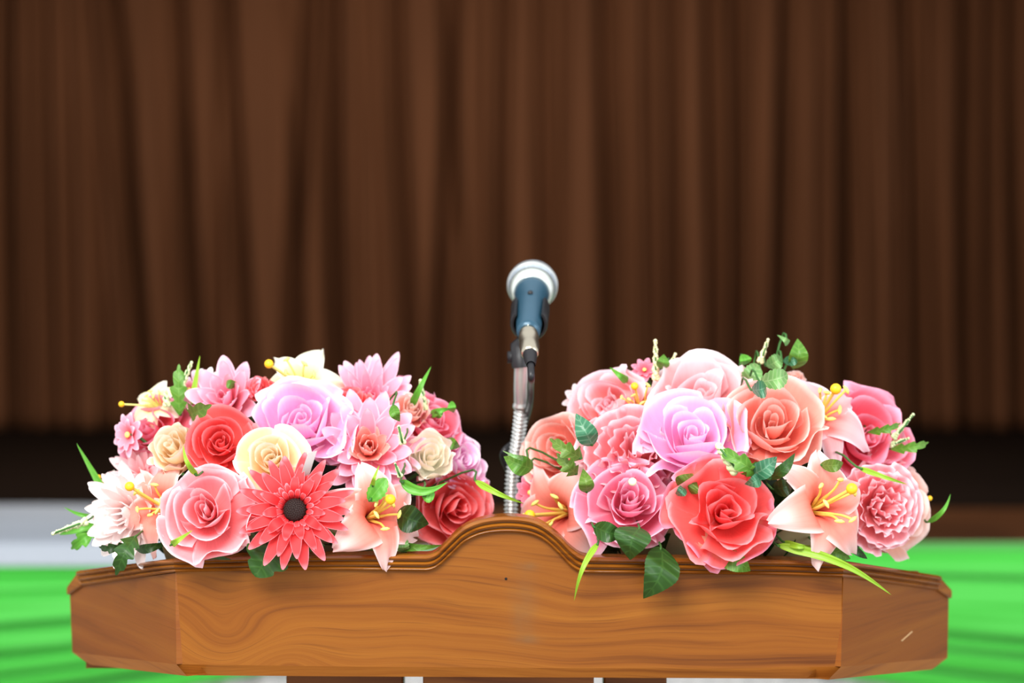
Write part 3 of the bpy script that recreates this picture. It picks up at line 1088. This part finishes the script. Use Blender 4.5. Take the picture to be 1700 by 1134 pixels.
def build_daisy(root, mat, rnd):
    for ring, (n, L, h, W) in enumerate(((9, 1.0, .25, .24), (7, .7, .42, .2))):
        for k in range(n):
            cv = ((.06, 0), (.3, h * .6), (L * .8, h), (L, h * .8))
            add_petal(root, mat, cv=cv, W=W, cf=2, th=2 * PI * (k + .5 * ring) / n + rnd.uniform(-.1, .1), shape='lance', nu=7, nv=8)
    mb = MB(); mb.ball((0, 0, .22), .14, 10, 6, (1, 1, .7))
    mb.build('flower_centre', M_ANTHERP, root)


CUP = [(2, .09, .60, .20, 1.0, 0.0), (3, .20, .68, .38, 1.0, .02), (3, .38, .74, .56, 1.05, .04), (4, .60, .76, .72, 1.1, .07), (4, .80, .66, .86, 1.25, .15), (3, .92, .38, .90, 1.5, .14)]
BUD = [(2, .10, .98, .22, 1.0, 0.0), (3, .22, 1.0, .34, 1.0, .02), (3, .36, .98, .50, 1.0, .04), (4, .52, .90, .58, 1.0, .07), (4, .66, .74, .60, 1.15, .10)]


def flower(arr, kind, u, v, rpx, pal, n, spin, dy, label, squash=None, **kw):
    A = ARR[arr]
    p, dn = dome_pt(arr, u, v, 1.0, dy)
    rad = rpx * 1.13 * (2 + p.y) / FPX
    if n is None:
        nn = Vector((dn.x * .8, dn.y - .55, dn.z * .75)).normalized()
    else:
        nn = Vector((n[0], -1, n[1])).normalized()
    q = nn.to_track_quat('Z', 'Y').to_matrix().to_4x4() @ Matrix.Rotation(R(spin), 4, 'Z')
    depth = {'rose': .42, 'bud': .5, 'carnation': .42, 'lily': .45, 'gerbera': .12, 'mum': .30, 'daisy': .2}[kind]
    base = p - nn * rad * depth
    names = {'rose': 'rose', 'bud': 'rose', 'carnation': 'carnation', 'lily': 'lily', 'gerbera': 'gerbera', 'mum': 'chrysanthemum', 'daisy': 'daisy'}
    root = empty(names[kind], base)
    root.matrix_world = Matrix.Translation(base) @ q @ Matrix.Scale(rad, 4)
    tag(root, label, 'flower', A['group'])
    rnd = random.Random(int(u * 7 + v * 13))
    mt = PM[pal]
    if kind == 'rose': build_rose(root, mt, rnd, **kw)
    elif kind == 'bud': build_rose(root, mt, rnd, layers=BUD, **kw)
    elif kind == 'carnation': build_carnation(root, mt, rnd)
    elif kind == 'lily': build_lily(root, mt, rnd, **kw)
    elif kind == 'gerbera': build_gerbera(root, mt, rnd)
    elif kind == 'mum': build_mum(root, mt, rnd, **kw)
    elif kind == 'daisy': build_daisy(root, mt, rnd)
    # calyx and stem down into the foam
    inv = root.matrix_world.inverted()
    tgt = A['c'] + (base - A['c']) * 0.25 + Vector((0, 0.0, 0.012))
    tl = inv @ tgt
    mb = MB(); mb.lathe([(-.10, .02), (-.08, .06), (.0, .12), (.05, .15)], (0, 0, 0), (0, 0, 1), 10)
    mb.build('calyx', M_STEM, root)
    mb = MB(); mb.tube(smooth_path([(0, 0, -.05), (0, 0, -.3), tuple(tl * .7 + Vector((0, 0, -.1))), tuple(tl)], 4), .0016 / rad, 7)
    mb.build('stem', M_STEM, root)
    return root


L_, R_ = 'left', 'right'
flower(L_, 'mum', 206, 856, 76, 'white', (-.55, -.05), 10, -.065, 'white and pale pink chrysanthemum lowest at the outer edge, petals reaching over the white cloth', wid=1.35)
flower(L_, 'mum', 226, 796, 58, 'blush', (-.5, .25), 40, .0, 'blush spiky chrysanthemum just above the white one at the outer edge', wid=1.2)
flower(L_, 'lily', 270, 842, 74, 'lily', (-.45, .35), 20, .005, 'peach lily with tangled yellow stamens beside the white chrysanthemum', knob=(-.2, .3))
flower(L_, 'lily', 188, 820, 40, 'butter', (-1.0, .3), 0, .03, 'pale yellow lily behind the blush chrysanthemum, its yellow knob sticking out over the dark stage', knob=(.1, .5), stamen_mat=M_STAMENG)
flower(L_, 'rose', 342, 848, 70, 'pink', (-.05, .35), 30, -.034, 'large open pink rose next to the red gerbera', ruffle=.035, opn=1.05)
flower(L_, 'bud', 289, 748, 54, 'cream', (-.2, .5), 80, -.028, 'cream rosebud beside the coral rose, partly crossed by a yellow-green blade', opn=.98)
flower(L_, 'rose', 366, 735, 60, 'coral', (.05, .35), 10, -.006, 'glossy coral red rose between the two cream roses', opn=.85, tall=1.05, ruffle=.02, layers=CUP)
flower(L_, 'rose', 450, 762, 58, 'cream', (0, .45), 60, -.018, 'round cream rose directly above the red gerbera', ruffle=.012, point=.02, opn=.92)
flower(L_, 'gerbera', 489, 846, 84, 'gerbera', (.0, .22), 0, -.034, 'red gerbera daisy with dark brown centre')
flower(L_, 'rose', 252, 718, 60, 'magenta', (-.5, .5), 15, .015, 'hot pink rose behind the small pink daisy, upper outer side', ruffle=.04)
flower(L_, 'daisy', 212, 722, 34, 'mum', (-.9, .1), 0, -.006, 'small pink daisy on the outer shoulder of the arrangement')
flower(L_, 'mum', 372, 662, 68, 'mum', (-.3, .55), 25, .0, 'pale pink chrysanthemum above the coral rose', wid=1.4, rings=((9, 1.0, .35, .17), (8, .8, .55, .16), (7, .52, .62, .15), (5, .28, .6, .12), (4, .10, .56, .10)))
flower(L_, 'rose', 500, 700, 72, 'lilac', (.0, .7), 50, .008, 'big lilac pink rose in the upper middle', ruffle=.03, tall=1.05, layers=CUP)
flower(L_, 'lily', 502, 640, 70, 'butter', (-.1, .6), 10, .02, 'buttery yellow lily on top with a yellow knob against the curtain', knob=(-.55, .15), stamen_mat=M_STAMENG)
flower(L_, 'mum', 616, 662, 80, 'mum', (.1, .6), 5, .012, 'pink chrysanthemum with upright pointed petals at the top', wid=1.05)
flower(L_, 'bud', 588, 672, 34, 'coral', (.1, .6), 0, -.018, 'small coral rosebud tucked under the upright-petalled chrysanthemum')
flower(L_, 'mum', 612, 742, 86, 'mum', (.12, .35), 12, -.008, 'large pink chrysanthemum with coral heart above the lower peach lily', centre=PM['peach'], wid=1.25, rings=((12, 1.0, .12, .15), (11, .84, .36, .145), (9, .6, .54, .13), (8, .36, .5, .11), (6, .18, .5, .10), (4, .07, .46, .08)))
flower(L_, 'bud', 714, 760, 50, 'creamwhite', (.15, .5), 20, -.035, 'white rosebud with peach tinge above the hanging green leaf')
flower(L_, 'rose', 716, 702, 54, 'magenta', (.5, .6), 70, .008, 'hot pink rose above the white rosebud', ruffle=.03)
flower(L_, 'bud', 682, 682, 34, 'palepeach', (.3, .8), 0, .0, 'tiny pale peach rosebud near the top')
flower(L_, 'rose', 766, 765, 44, 'lilac', (.8, .3), 33, .01, 'lilac pink rose at the edge nearest the microphone', ruffle=.03)
flower(L_, 'rose', 756, 842, 66, 'coral', (.45, .05), 5, .0, 'coral red rose low beside the arched board', opn=.85, tall=1.1)
flower(L_, 'daisy', 793, 806, 26, 'lilac', (1.0, .2), 12, .02, 'small lilac blossom peeking out beside the low coral rose')
flower(L_, 'lily', 622, 856, 80, 'lily', (.55, .30), 35, -.034, 'wide open peach lily between the gerbera and the low coral rose', knob=(.05, .15), wid=1.25)
flower(L_, 'bud', 657, 640, 20, 'magenta', (.3, .9), 0, .05, 'tiny hot pink bud standing out at the back of the top')
flower(L_, 'daisy', 342, 634, 26, 'white', (-.2, .7), 0, .03, 'small white blossom beside the upright jagged leaf')
flower(L_, 'daisy', 314, 646, 20, 'mum', (-.4, .5), 20, .02, 'tiny pink blossom under the pale flower spike')
flower(L_, 'lily', 262, 672, 46, 'butter', (-.5, .7), 40, .03, 'pale yellow lily behind the hot pink rose, upper outer side', knob=(-.85, .1), stamen_mat=M_STAMENG)
flower(L_, 'bud', 432, 648, 26, 'coral', (-.1, .8), 0, .0, 'small coral bud between the pale chrysanthemum and the yellow lily')

flower(R_, 'rose', 928, 748, 60, 'peach', (-.5, .35), 20, .0, 'soft peach rose at the edge nearest the microphone', opn=.9, tall=1.1, ruffle=.03, layers=CUP)
flower(R_, 'carnation', 1052, 748, 82, 'pink', (-.08, .55), 0, -.012, 'ruffled salmon pink carnation above the mauve rose')
flower(R_, 'rose', 1045, 832, 74, 'rosepink', (0.05, .5), 45, -.014, 'round mauve pink rose with a pearl bead', opn=.95, ruffle=.025, point=.02)
flower(R_, 'rose', 1152, 722, 78, 'lilac', (.0, 1.0), 10, -.012, 'large lilac rose in the middle with cupped petals', opn=1.0, ruffle=.02, layers=CUP)
flower(R_, 'rose', 1166, 662, 76, 'blush', (-.05, .8), 30, .01, 'big blush pink rose at the top', ruffle=.04, tall=1.1, layers=CUP)
flower(R_, 'rose', 1012, 672, 62, 'lilypink', (-.4, .6), 15, .004, 'pale pink rose behind the carnation on the inner shoulder', ruffle=.05, layers=CUP)
flower(R_, 'lily', 1064, 682, 60, 'lilypink', (-.25, .9), 0, -.004, 'pink lily with upright yellow stamens on the inner top', knob=(-.05, .1))
flower(R_, 'daisy', 1070, 614, 22, 'magenta', (-.2, .8), 0, .03, 'tiny hot pink blossom beside the tall flower spike')
flower(R_, 'rose', 1203, 850, 80, 'coral', (.05, .35), 0, -.032, 'big coral rose with green-tinged outer petals, low in the middle', outer_mat=PM['coralpale'], ruffle=.045, opn=1.0)
flower(R_, 'rose', 1284, 706, 76, 'peach', (.0, .6), 25, -.008, 'peach rose beside the large lilac rose', ruffle=.03, tall=1.05, layers=CUP)
flower(R_, 'lily', 1358, 696, 86, 'lilypink', (.45, .75), 30, -.004, 'pink lily with yellow stamens high on the outer side', knob=(.0, .1))
flower(R_, 'rose', 1438, 728, 72, 'magenta', (.5, .35), 60, .012, 'hot pink rose on the outer side behind the high pink lily', ruffle=.05, layers=CUP)
flower(R_, 'lily', 1362, 842, 88, 'lily', (.55, .35), 15, -.028, 'peach lily with curled petals right of the big coral rose', knob=(.1, .1), wid=1.3)
flower(R_, 'carnation', 1468, 842, 66, 'pink', (.3, .12), 0, -.010, 'ruffled pink carnation low on the outer side')
flower(R_, 'rose', 1492, 850, 68, 'palepeach', (.7, -.05), 40, .02, 'pale peach rose behind the low carnation, drooping over the wing', ruffle=.03)
flower(R_, 'rose', 1480, 790, 46, 'blush', (.7, .3), 0, .02, 'blush rose at the outer edge under the hot pink rose', ruffle=.04)
flower(R_, 'lily', 930, 852, 84, 'lily', (-.75, .05), 10, -.030, 'peach lily hanging over the arched board', knob=(-.05, .0), wid=1.2)
flower(R_, 'daisy', 880, 818, 28, 'magenta', (-.8, .1), 0, .015, 'small hot pink blossom beside the gooseneck')
flower(R_, 'daisy', 962, 662, 28, 'blush', (-.5, .6), 0, .03, 'small blush blossom on the inner shoulder')
flower(R_, 'carnation', 1300, 648, 30, 'coral', (.1, .8), 0, .02, 'small coral carnation below the teal leaves')
flower(R_, 'bud', 1318, 630, 20, 'palepeach', (.0, 1.2), 0, .04, 'tiny peach bud under the tall curled leaf')
flower(R_, 'lily', 1510, 846, 40, 'butter', (1.2, .2), 0, .05, 'half hidden yellow lily at the outer edge, only its yellow knob showing', knob=(.1, .35), stamen_mat=M_STAMENG)

pearl = MB()
pp, _ = dome_pt(R_, 1050, 800, 1.0, 0)
pc = P(1050, 800, -0.046)
pearl.ball(pc, 0.0038, 14, 10)
tag(pearl.build('pearl_bead', M_PEARL), 'tiny cream pearl bead resting on the mauve pink rose', 'bead')


# ------------------------------------------------------------------ leaves
def prof_w(kind, t):
    if kind == 'blade':
        return max(0.0, (min(1, t * 6)) ** .5 * (1 - t) ** .75)
    if kind == 'ovate':
        return max(0.0, math.sin(PI * t ** .72)) ** .9 * (1 + .05 * (((t * 14) % 1) - .5)) if 0 < t < 1 else 0.0
    if kind == 'round':
        return max(0.0, math.sin(PI * t)) ** .55 * (1 + .08 * math.sin(t * 40))
    if kind == 'jagged':
        b = max(0.0, math.sin(PI * t ** .8)) ** .7
        tri = (t * 3.4) % 1
        return b * (.42 + .58 * tri ** .8 if tri < .86 else .42 + .58 * (1 - tri) / .14)
    if kind == 'ivy':
        b = max(0.0, math.sin(PI * t ** .6)) ** .6
        return b * (1 - .35 * math.exp(-((t - .42) / .06) ** 2)) * (1 - .25 * math.exp(-((t - .72) / .05) ** 2))
    return math.sin(PI * t)


def leaf(arr, kind, a, b, wpx, mat, label, da=None, db=None, bow=0.02, roll=0.0, fold=.25, curl=0.0, lat=0.0):
    """a, b: where the leaf's base and tip show; da, db: their depth (y); bow: towards the camera in the middle; lat: sideways bend"""
    A = ARR[arr]
    if da is None: da = dome_pt(arr, a[0], a[1], 1.0)[0].y
    if da >= .04: da = max(da, .125)
    if db is None: db = da
    p0 = P(a[0], a[1], da); p1 = P(b[0], b[1], db)
    W = wpx * .5 * (2 + da) / FPX
    d = (p1 - p0)
    Ln = d.length
    dn = d.normalized()
    face = Vector((0, -1, 0))
    side = dn.cross(face).normalized()
    side = Matrix.Rotation(R(roll), 3, dn) @ side
    nrm = side.cross(dn).normalized()
    if nrm.y > 0: nrm = -nrm
    nu, nv = 9, (44 if kind in ('jagged', 'ovate', 'ivy') else 20)
    verts, uv = [], []
    for j in range(nv):
        t = j / (nv - 1)
        c = p0 + d * t + nrm * bow * math.sin(PI * t) * 1.0 + side * lat * Ln * math.sin(PI * t) - nrm * curl * Ln * t ** 3
        ww = W * prof_w(kind, t)
        for i in range(nu):
            u = -1 + 2 * i / (nu - 1)
            verts.append(c + side * u * ww + nrm * abs(u) * ww * fold + nrm * .06 * ww * math.sin(t * 20 + u * 3))
            uv.append(((u + 1) / 2, t))
    faces = [(j * nu + i, j * nu + i + 1, (j + 1) * nu + i + 1, (j + 1) * nu + i) for j in range(nv - 1) for i in range(nu - 1)]
    root = empty({'blade': 'grass_blade'}.get(kind, 'leaf'), p0)
    tag(root, label, 'leaf', A['lg'])
    fx = Matrix.Translation(-p0)
    o = mesh_obj('leaf_blade' if kind != 'blade' else 'blade', verts, faces, LM[mat], root, uv)
    o.matrix_parent_inverse = fx
    tgt = A['c'] + (p0 - A['c']) * .25 + Vector((0, 0, .012))
    bk = Vector((p0.x * .9 + tgt.x * .1, max(p0.y + .03, .11), p0.z))
    mb = MB(); mb.tube(smooth_path([tuple(p0 + dn * .004), tuple(p0 + Vector((0, .006, 0))), tuple(bk), tuple(tgt)], 4), .0011, 6)
    s = mb.build('stalk', M_STEM, root)
    s.matrix_parent_inverse = fx
    return root


def spike(arr, a, b, rpx, mat, label, depth=None, n=16):
    A = ARR[arr]
    if depth is None: depth = dome_pt(arr, a[0], a[1], 1.0)[0].y
    if depth >= .04: depth = max(depth, .125)
    p0 = P(a[0], a[1], depth); p1 = P(b[0], b[1], depth)
    r = rpx * .5 * (2 + depth) / FPX
    root = empty('flower_spike', p0)
    tag(root, label, 'flower spike', A['group'])
    fx = Matrix.Translation(-p0)
    rnd = random.Random(int(a[0] + b[1]))
    d = p1 - p0
    ax = d.normalized()
    s1 = ax.cross(Vector((0, -1, 0))).normalized(); s2 = ax.cross(s1)
    mb = MB()
    for k in range(n):
        t = k / (n - 1)
        an = k * 2.4
        rr = r * (1.0 - .55 * t)
        mb.ball(p0 + d * t + (s1 * math.cos(an) + s2 * math.sin(an)) * rr * .55, rr * .75, 7, 5)
        mb.ball(p0 + d * t - (s1 * math.cos(an) + s2 * math.sin(an)) * rr * .45, rr * .7, 7, 5)
    mb.ball(p1, r * .5, 7, 5)
    o = mb.build('buds', mat, root); o.matrix_parent_inverse = fx
    tgt = A['c'] + (p0 - A['c']) * .25 + Vector((0, 0, .012))
    mb = MB(); mb.tube(smooth_path([tuple(p1), tuple(p0), tuple(Vector((p0.x * .9 + tgt.x * .1, max(p0.y + .03, .11), p0.z))), tuple(tgt)], 4), .001, 6)
    o = mb.build('stalk', M_STEM, root); o.matrix_parent_inverse = fx


leaf(L_, 'jagged', (298, 690), (297, 604), 34, 'mid', 'upright jagged green leaf beside the tall thin blade', fold=.1, bow=.004)
leaf(L_, 'blade', (318, 672), (332, 590), 13, 'lime', 'thin bright upright blade above the coral rose, next to the jagged leaf', bow=.0)
leaf(L_, 'jagged', (316, 690), (352, 672), 44, 'mid', 'broad green leaf lying above the coral rose', db=.0, bow=.006)
leaf(L_, 'blade', (172, 815), (127, 736), 14, 'fresh', 'slim green blade pointing up at the outer edge over the dark stage', da=.06, bow=.0)
leaf(L_, 'blade', (182, 862), (106, 842), 12, 'fresh', 'thin green blade above the pale flower spike at the outer edge', da=.09)
leaf(L_, 'blade', (178, 858), (98, 888), 26, 'fresh', 'green blade behind the pale flower spike at the outer edge', da=.08)
leaf(L_, 'jagged', (170, 872), (118, 912), 32, 'fresh', 'pointed green leaf under the white chrysanthemum', da=.06)
leaf(L_, 'jagged', (226, 890), (192, 956), 42, 'deep', 'dark jagged leaf drooping over the wing of the lectern', da=-.0, db=-.01)
leaf(L_, 'jagged', (216, 905), (164, 908), 20, 'dark', 'dark small leaf pointing outward beneath the white chrysanthemum', da=.03)
leaf(L_, 'ovate', (226, 912), (282, 900), 16, 'dark', 'dark narrow leaf under the peach lily', da=.03)
leaf(L_, 'ivy', (468, 884), (424, 958), 88, 'deep', 'broad dark ivy leaf hanging over the moulding under the gerbera', da=-.022, db=-.026, bow=.004, fold=.12)
leaf(L_, 'ovate', (520, 895), (492, 924), 42, 'deep', 'small green leaf beneath the gerbera', da=.0, db=-.016)
leaf(L_, 'ovate', (352, 915), (386, 930), 18, 'deep', 'dark leaf tip beneath the large pink rose', da=.015, db=-.01)
leaf(L_, 'blade', (682, 676), (716, 608), 15, 'fresh', 'green blade standing up at the top, beside the pale spike', da=.10)
leaf(L_, 'blade', (714, 690), (752, 678), 16, 'fresh', 'green curled blade sticking out toward the microphone', da=.11, lat=-.1)
leaf(L_, 'round', (752, 684), (750, 666), 14, 'fresh', 'curled green leaf tip toward the microphone', da=.10)
leaf(L_, 'blade', (664, 800), (744, 800), 24, 'fresh', 'arched green blade under the white rosebud', da=-.022, bow=.006, lat=.18)
leaf(L_, 'round', (612, 832), (642, 794), 30, 'fresh', 'green leaf behind the upper petal of the peach lily', da=-.03, bow=.003)
leaf(L_, 'blade', (618, 808), (630, 772), 9, 'lime', 'thin yellow-green blade above the peach lily', da=-.03)
leaf(L_, 'round', (700, 822), (722, 820), 26, 'fresh', 'small rounded green leaf next to the low coral rose', da=-.022, bow=.003)
leaf(L_, 'blade', (788, 798), (870, 836), 14, 'lime', 'long green blade crossing in front of the gooseneck', da=.02)
leaf(L_, 'ovate', (742, 730), (764, 742), 20, 'mid', 'green leaf behind the lilac rose near the microphone', da=.10)
leaf(L_, 'blade', (328, 790), (304, 738), 12, 'lime', 'yellow-green blade crossing the cream rosebud', da=-.046)
leaf(L_, 'blade', (284, 905), (320, 880), 14, 'lime', 'yellow-green blade tip in front of the large pink rose', da=-.05)
leaf(L_, 'ovate', (660, 850), (712, 870), 46, 'dark', 'dark green leaf behind the peach lily', da=.0)
leaf(L_, 'blade', (660, 905), (735, 905), 18, 'mid', 'green blade lying on the lectern under the low coral rose', da=.02)
leaf(L_, 'round', (672, 918), (668, 886), 22, 'mint', 'pale green leaf standing behind the lily petal', da=.02)
leaf(L_, 'blade', (540, 880), (640, 918), 8, 'mid', 'thin green blade under the peach lily', da=.01)
leaf(L_, 'ovate', (722, 692), (738, 678), 14, 'mid', 'small green leaf above the hot pink rose', da=.09)
leaf(L_, 'ovate', (652, 672), (664, 700), 18, 'mid', 'small green leaf beside the tiny pale peach rosebud', da=.0)
leaf(L_, 'ovate', (394, 640), (376, 632), 16, 'mid', 'small green leaf tip beside the pale chrysanthemum', da=.04)
spike(L_, (302, 640), (318, 602), 11, M_SPIKE, 'pale green flower spike behind the jagged leaf', .06)
spike(L_, (277, 672), (274, 650), 13, M_SPIKE, 'short pale flower spike beside the yellow-green lily', .05, 10)
spike(L_, (142, 866), (88, 886), 13, M_SPIKE, 'pale green flower spike pointing out over the white cloth', .03)
spike(L_, (704, 678), (698, 632), 13, M_SPIKE, 'white flower spike beside the standing blade at the top', .09)
spike(L_, (668, 735), (662, 708), 11, M_SPIKEC, 'cream flower spike in front of the large coral-hearted chrysanthemum', -.04, 10)
spike(L_, (664, 790), (656, 770), 9, M_SPIKE, 'short pale flower spike above the arched blade', -.03, 8)

leaf(R_, 'ovate', (984, 740), (956, 686), 36, 'teal', 'dark teal leaf between the soft peach rose and the carnation', da=-.012)
leaf(R_, 'jagged', (966, 762), (912, 728), 34, 'olive', 'olive jagged leaf in front of the soft peach rose', da=-.02)
leaf(R_, 'jagged', (958, 788), (924, 752), 34, 'olive', 'olive leaf below the jagged one in front of the peach rose', da=-.012)
leaf(R_, 'ovate', (975, 818), (968, 778), 26, 'olive', 'olive leaf beside the mauve rose', da=-.02)
leaf(R_, 'ovate', (884, 778), (836, 758), 34, 'mid', 'green leaf beside the gooseneck', da=.03)
leaf(R_, 'blade', (876, 762), (834, 748), 10, 'mint', 'pale narrow leaf lying on the green leaf beside the gooseneck', da=.02)
leaf(R_, 'ovate', (1062, 876), (1046, 930), 62, 'deep', 'broad green leaf hanging under the mauve rose', da=-.016, db=-.022, roll=15)
leaf(R_, 'ovate', (1098, 908), (1068, 994), 62, 'deep', 'large veined green leaf hanging over the front board', da=-.014, db=-.022, lat=-.05, roll=-8, fold=.12)
leaf(R_, 'ovate', (985, 874), (1036, 888), 34, 'deep', 'green leaf tucked under the mauve rose on its inner side', da=-.01)
leaf(R_, 'blade', (994, 900), (953, 998), 13, 'lime', 'thin bright green blade trailing down the front board', da=-.014, db=-.024, lat=.10)
leaf(R_, 'blade', (1288, 904), (1480, 988), 20, 'lime', 'long bright green blade sweeping across the board to the wing', da=-.014, db=-.02, lat=-.08)
leaf(R_, 'ovate', (1190, 922), (1246, 948), 34, 'mid', 'green leaf hanging below the big coral rose', da=-.02, lat=-.1)
leaf(R_, 'ovate', (1176, 912), (1174, 942), 34, 'olive', 'pale green leaf tip under the big coral rose on its inner side', da=-.012)
leaf(R_, 'blade', (1300, 900), (1348, 906), 14, 'lime', 'short green blade at the foot of the peach lily', da=-.01)
leaf(R_, 'ovate', (1352, 900), (1412, 928), 28, 'mid', 'green leaf under the curled petals of the peach lily', da=.01)
leaf(R_, 'ovate', (1396, 896), (1440, 928), 14, 'dark', 'dark thin leaf under the low carnation', da=.02)
leaf(R_, 'ovate', (1244, 790), (1290, 758), 32, 'teal', 'shiny teal leaf above the big coral rose', da=-.035)
leaf(R_, 'ovate', (1262, 790), (1236, 804), 22, 'teal', 'small teal leaf touching the big coral rose', da=-.04)
leaf(R_, 'ovate', (1276, 796), (1320, 752), 20, 'deep', 'dark pointed leaf beside the shiny teal leaf', da=-.03)
leaf(R_, 'jagged', (1262, 788), (1190, 742), 36, 'mid', 'light green jagged leaf around the green spike', da=-.035)
leaf(R_, 'jagged', (1240, 790), (1234, 758), 30, 'mid', 'small jagged green leaf beside the green spike', da=-.03)
leaf(R_, 'ovate', (1282, 812), (1316, 800), 30, 'dark', 'dark green leaf beside the curled peach lily petals', da=-.01)
leaf(R_, 'ovate', (1130, 812), (1150, 786), 44, 'olive', 'dull olive leaf between the mauve rose and the coral rose', da=-.01)
leaf(R_, 'ovate', (1136, 806), (1120, 822), 18, 'teal', 'small teal leaf between the mauve rose and the coral rose', da=-.02)
leaf(R_, 'round', (1232, 640), (1258, 604), 34, 'mint', 'mint green round leaf at the top', da=.06)
leaf(R_, 'round', (1272, 608), (1296, 592), 26, 'mint', 'small mint leaf next to the cream spike', da=.05)
leaf(R_, 'round', (1262, 634), (1308, 622), 34, 'mint', 'frilled mint leaf in front at the top', da=.03)
leaf(R_, 'round', (1248, 648), (1272, 642), 30, 'teal', 'teal leaf below the frilled mint leaf', da=.02)
leaf(R_, 'round', (1236, 606), (1232, 588), 20, 'fresh', 'small green leaf behind the mint leaves', da=.08)
leaf(R_, 'ovate', (1318, 612), (1324, 562), 32, 'mid', 'tall green leaf standing highest of all', da=.06, fold=.5)
leaf(R_, 'blade', (1308, 572), (1290, 556), 14, 'mint', 'curled pale leaf tip above the tallest leaf', da=.05)
leaf(R_, 'ovate', (1300, 600), (1326, 594), 18, 'teal', 'small teal leaf at the foot of the tallest leaf', da=.04)
leaf(R_, 'blade', (1042, 634), (1012, 610), 16, 'fresh', 'small green blade behind the yellow stamens', da=.08)
leaf(R_, 'ovate', (1096, 612), (1102, 588), 22, 'mid', 'small green leaf beside the tall cream spike', da=.09)
leaf(R_, 'jagged', (1440, 718), (1496, 702), 18, 'mid', 'green leaf below the outer spike at its foot', da=.07)
leaf(R_, 'jagged', (1478, 746), (1542, 734), 22, 'mid', 'long jagged green leaf pointing away from the arrangement', da=.07)
leaf(R_, 'blade', (1424, 776), (1506, 804), 11, 'lime', 'yellow-green blade crossing above the low carnation', da=-.045)
leaf(R_, 'blade', (1540, 868), (1578, 820), 12, 'fresh', 'thin blade at the outer edge by the yellow knob', da=.07)
leaf(R_, 'ovate', (1362, 772), (1400, 768), 22, 'olive', 'olive leaf between the two big lilies', da=-.01)
spike(R_, (1089, 628), (1088, 566), 13, M_SPIKEC, 'tall cream flower spike on the inner top', .06, 18)
spike(R_, (1112, 612), (1121, 588), 11, M_SPIKEC, 'short cream flower spike behind the big blush rose', .08, 9)
spike(R_, (1262, 600), (1275, 564), 11, M_SPIKEC, 'cream flower spike rising from the mint leaves', .07, 12)
spike(R_, (1484, 726), (1516, 688), 10, M_SPIKE, 'slim pale flower spike pointing up and outward', .06, 14)
spike(R_, (1480, 738), (1508, 728), 10, M_SPIKE, 'short pale flower spike beneath the slim one', .06, 8)
spike(R_, (1222, 780), (1192, 740), 22, M_SPIKE, 'thick green-white flower spike above the big coral rose', -.04, 22)

rb = MB()
pts, uvs = [], []
ra, rb_ = P(503, 802, -.02), P(519, 750, -.03)
for k in range(9):
    c = ra.lerp(rb_, k / 8) + Vector((0, -.004 * math.sin(PI * k / 8), 0))
    for sgn in (-1, 1): pts.append(c + Vector((.004 * sgn, .0012 * sgn, .001 * sgn)))
rb.grid(pts, 2, 9)
bk = Vector((ra.x, .08, ra.z - .01))
rb.tube([ra, ra.lerp(bk, .5), bk], .0012, 6)
tag(rb.build('ribbon', plain('ribbon_grey', (176, 168, 168), 0.3)), 'short grey ribbon end between the round cream rose and the gerbera', 'ribbon')

# trays with foam, and dark filler foliage
for arr, lab in ((L_, 'shallow plastic tray with dark foam under the flowers, beside the red gerbera'), (R_, 'shallow plastic tray with dark foam under the flowers, rim showing beside the hanging leaf')):
    A = ARR[arr]
    cx = A['c'].x
    zt = top_z(0.12)
    t = tag(empty('flower_tray', (cx, 0.12, zt)), lab, 'tray', 'trays holding the arrangements')
    mb = MB()
    n = 48
    pts = []
    for (k, z) in ((.02, .008), (.88, .008), (.95, .034), (1.0, .036), (1.0, .031), (.97, .028), (.90, -.0), (.02, -.0)):
        for i in range(n):
            a = 2 * PI * i / n
            ex = .45
            x = .116 * k * math.copysign(abs(math.cos(a)) ** ex, math.cos(a))
            y = .082 * k * math.copysign(abs(math.sin(a)) ** ex, math.sin(a))
            pts.append(Vector((x, y, z - .13 * y + .006)))
    mb.grid(pts, n, 8, closed=True)
    mb.build('dish', M_TRAY, t)
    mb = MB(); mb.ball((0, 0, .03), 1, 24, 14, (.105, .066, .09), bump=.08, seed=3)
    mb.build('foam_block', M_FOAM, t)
    mb = MB()
    rnd = random.Random(5 if arr == L_ else 6)
    for _ in range(190):
        ph = rnd.uniform(-PI, PI)
        cz = rnd.uniform(.0, .95)
        st = math.sqrt(1 - cz * cz)
        d = Vector((st * math.cos(ph), st * math.sin(ph), cz))
        k = rnd.uniform(.62, .80)
        base = A['c'] + Vector((d.x * A['r'].x, d.y * A['r'].y, d.z * A['r'].z)) * k * .75
        tip = A['c'] + Vector((d.x * A['r'].x, d.y * A['r'].y, d.z * A['r'].z)) * k + Vector((rnd.uniform(-.02, .02), 0, rnd.uniform(-.015, .02)))
        base.z = max(base.z, top_z(base.y) + .022); tip.z = max(tip.z, top_z(tip.y) + .022)
        dd = tip - base
        sd = dd.cross(Vector((rnd.uniform(-1, 1), rnd.uniform(-1, 1), rnd.uniform(-1, 1)))).normalized()
        W = rnd.uniform(.008, .015)
        pts, uv = [], []
        for j in range(7):
            tt = j / 6
            for i in range(3):
                u = i - 1
                pts.append(base + dd * tt + sd * u * W * math.sin(PI * min(1, tt * .98 + .01)))
                uv.append(((u + 1) / 2, tt))
        mb.grid(pts, 3, 7, uv)
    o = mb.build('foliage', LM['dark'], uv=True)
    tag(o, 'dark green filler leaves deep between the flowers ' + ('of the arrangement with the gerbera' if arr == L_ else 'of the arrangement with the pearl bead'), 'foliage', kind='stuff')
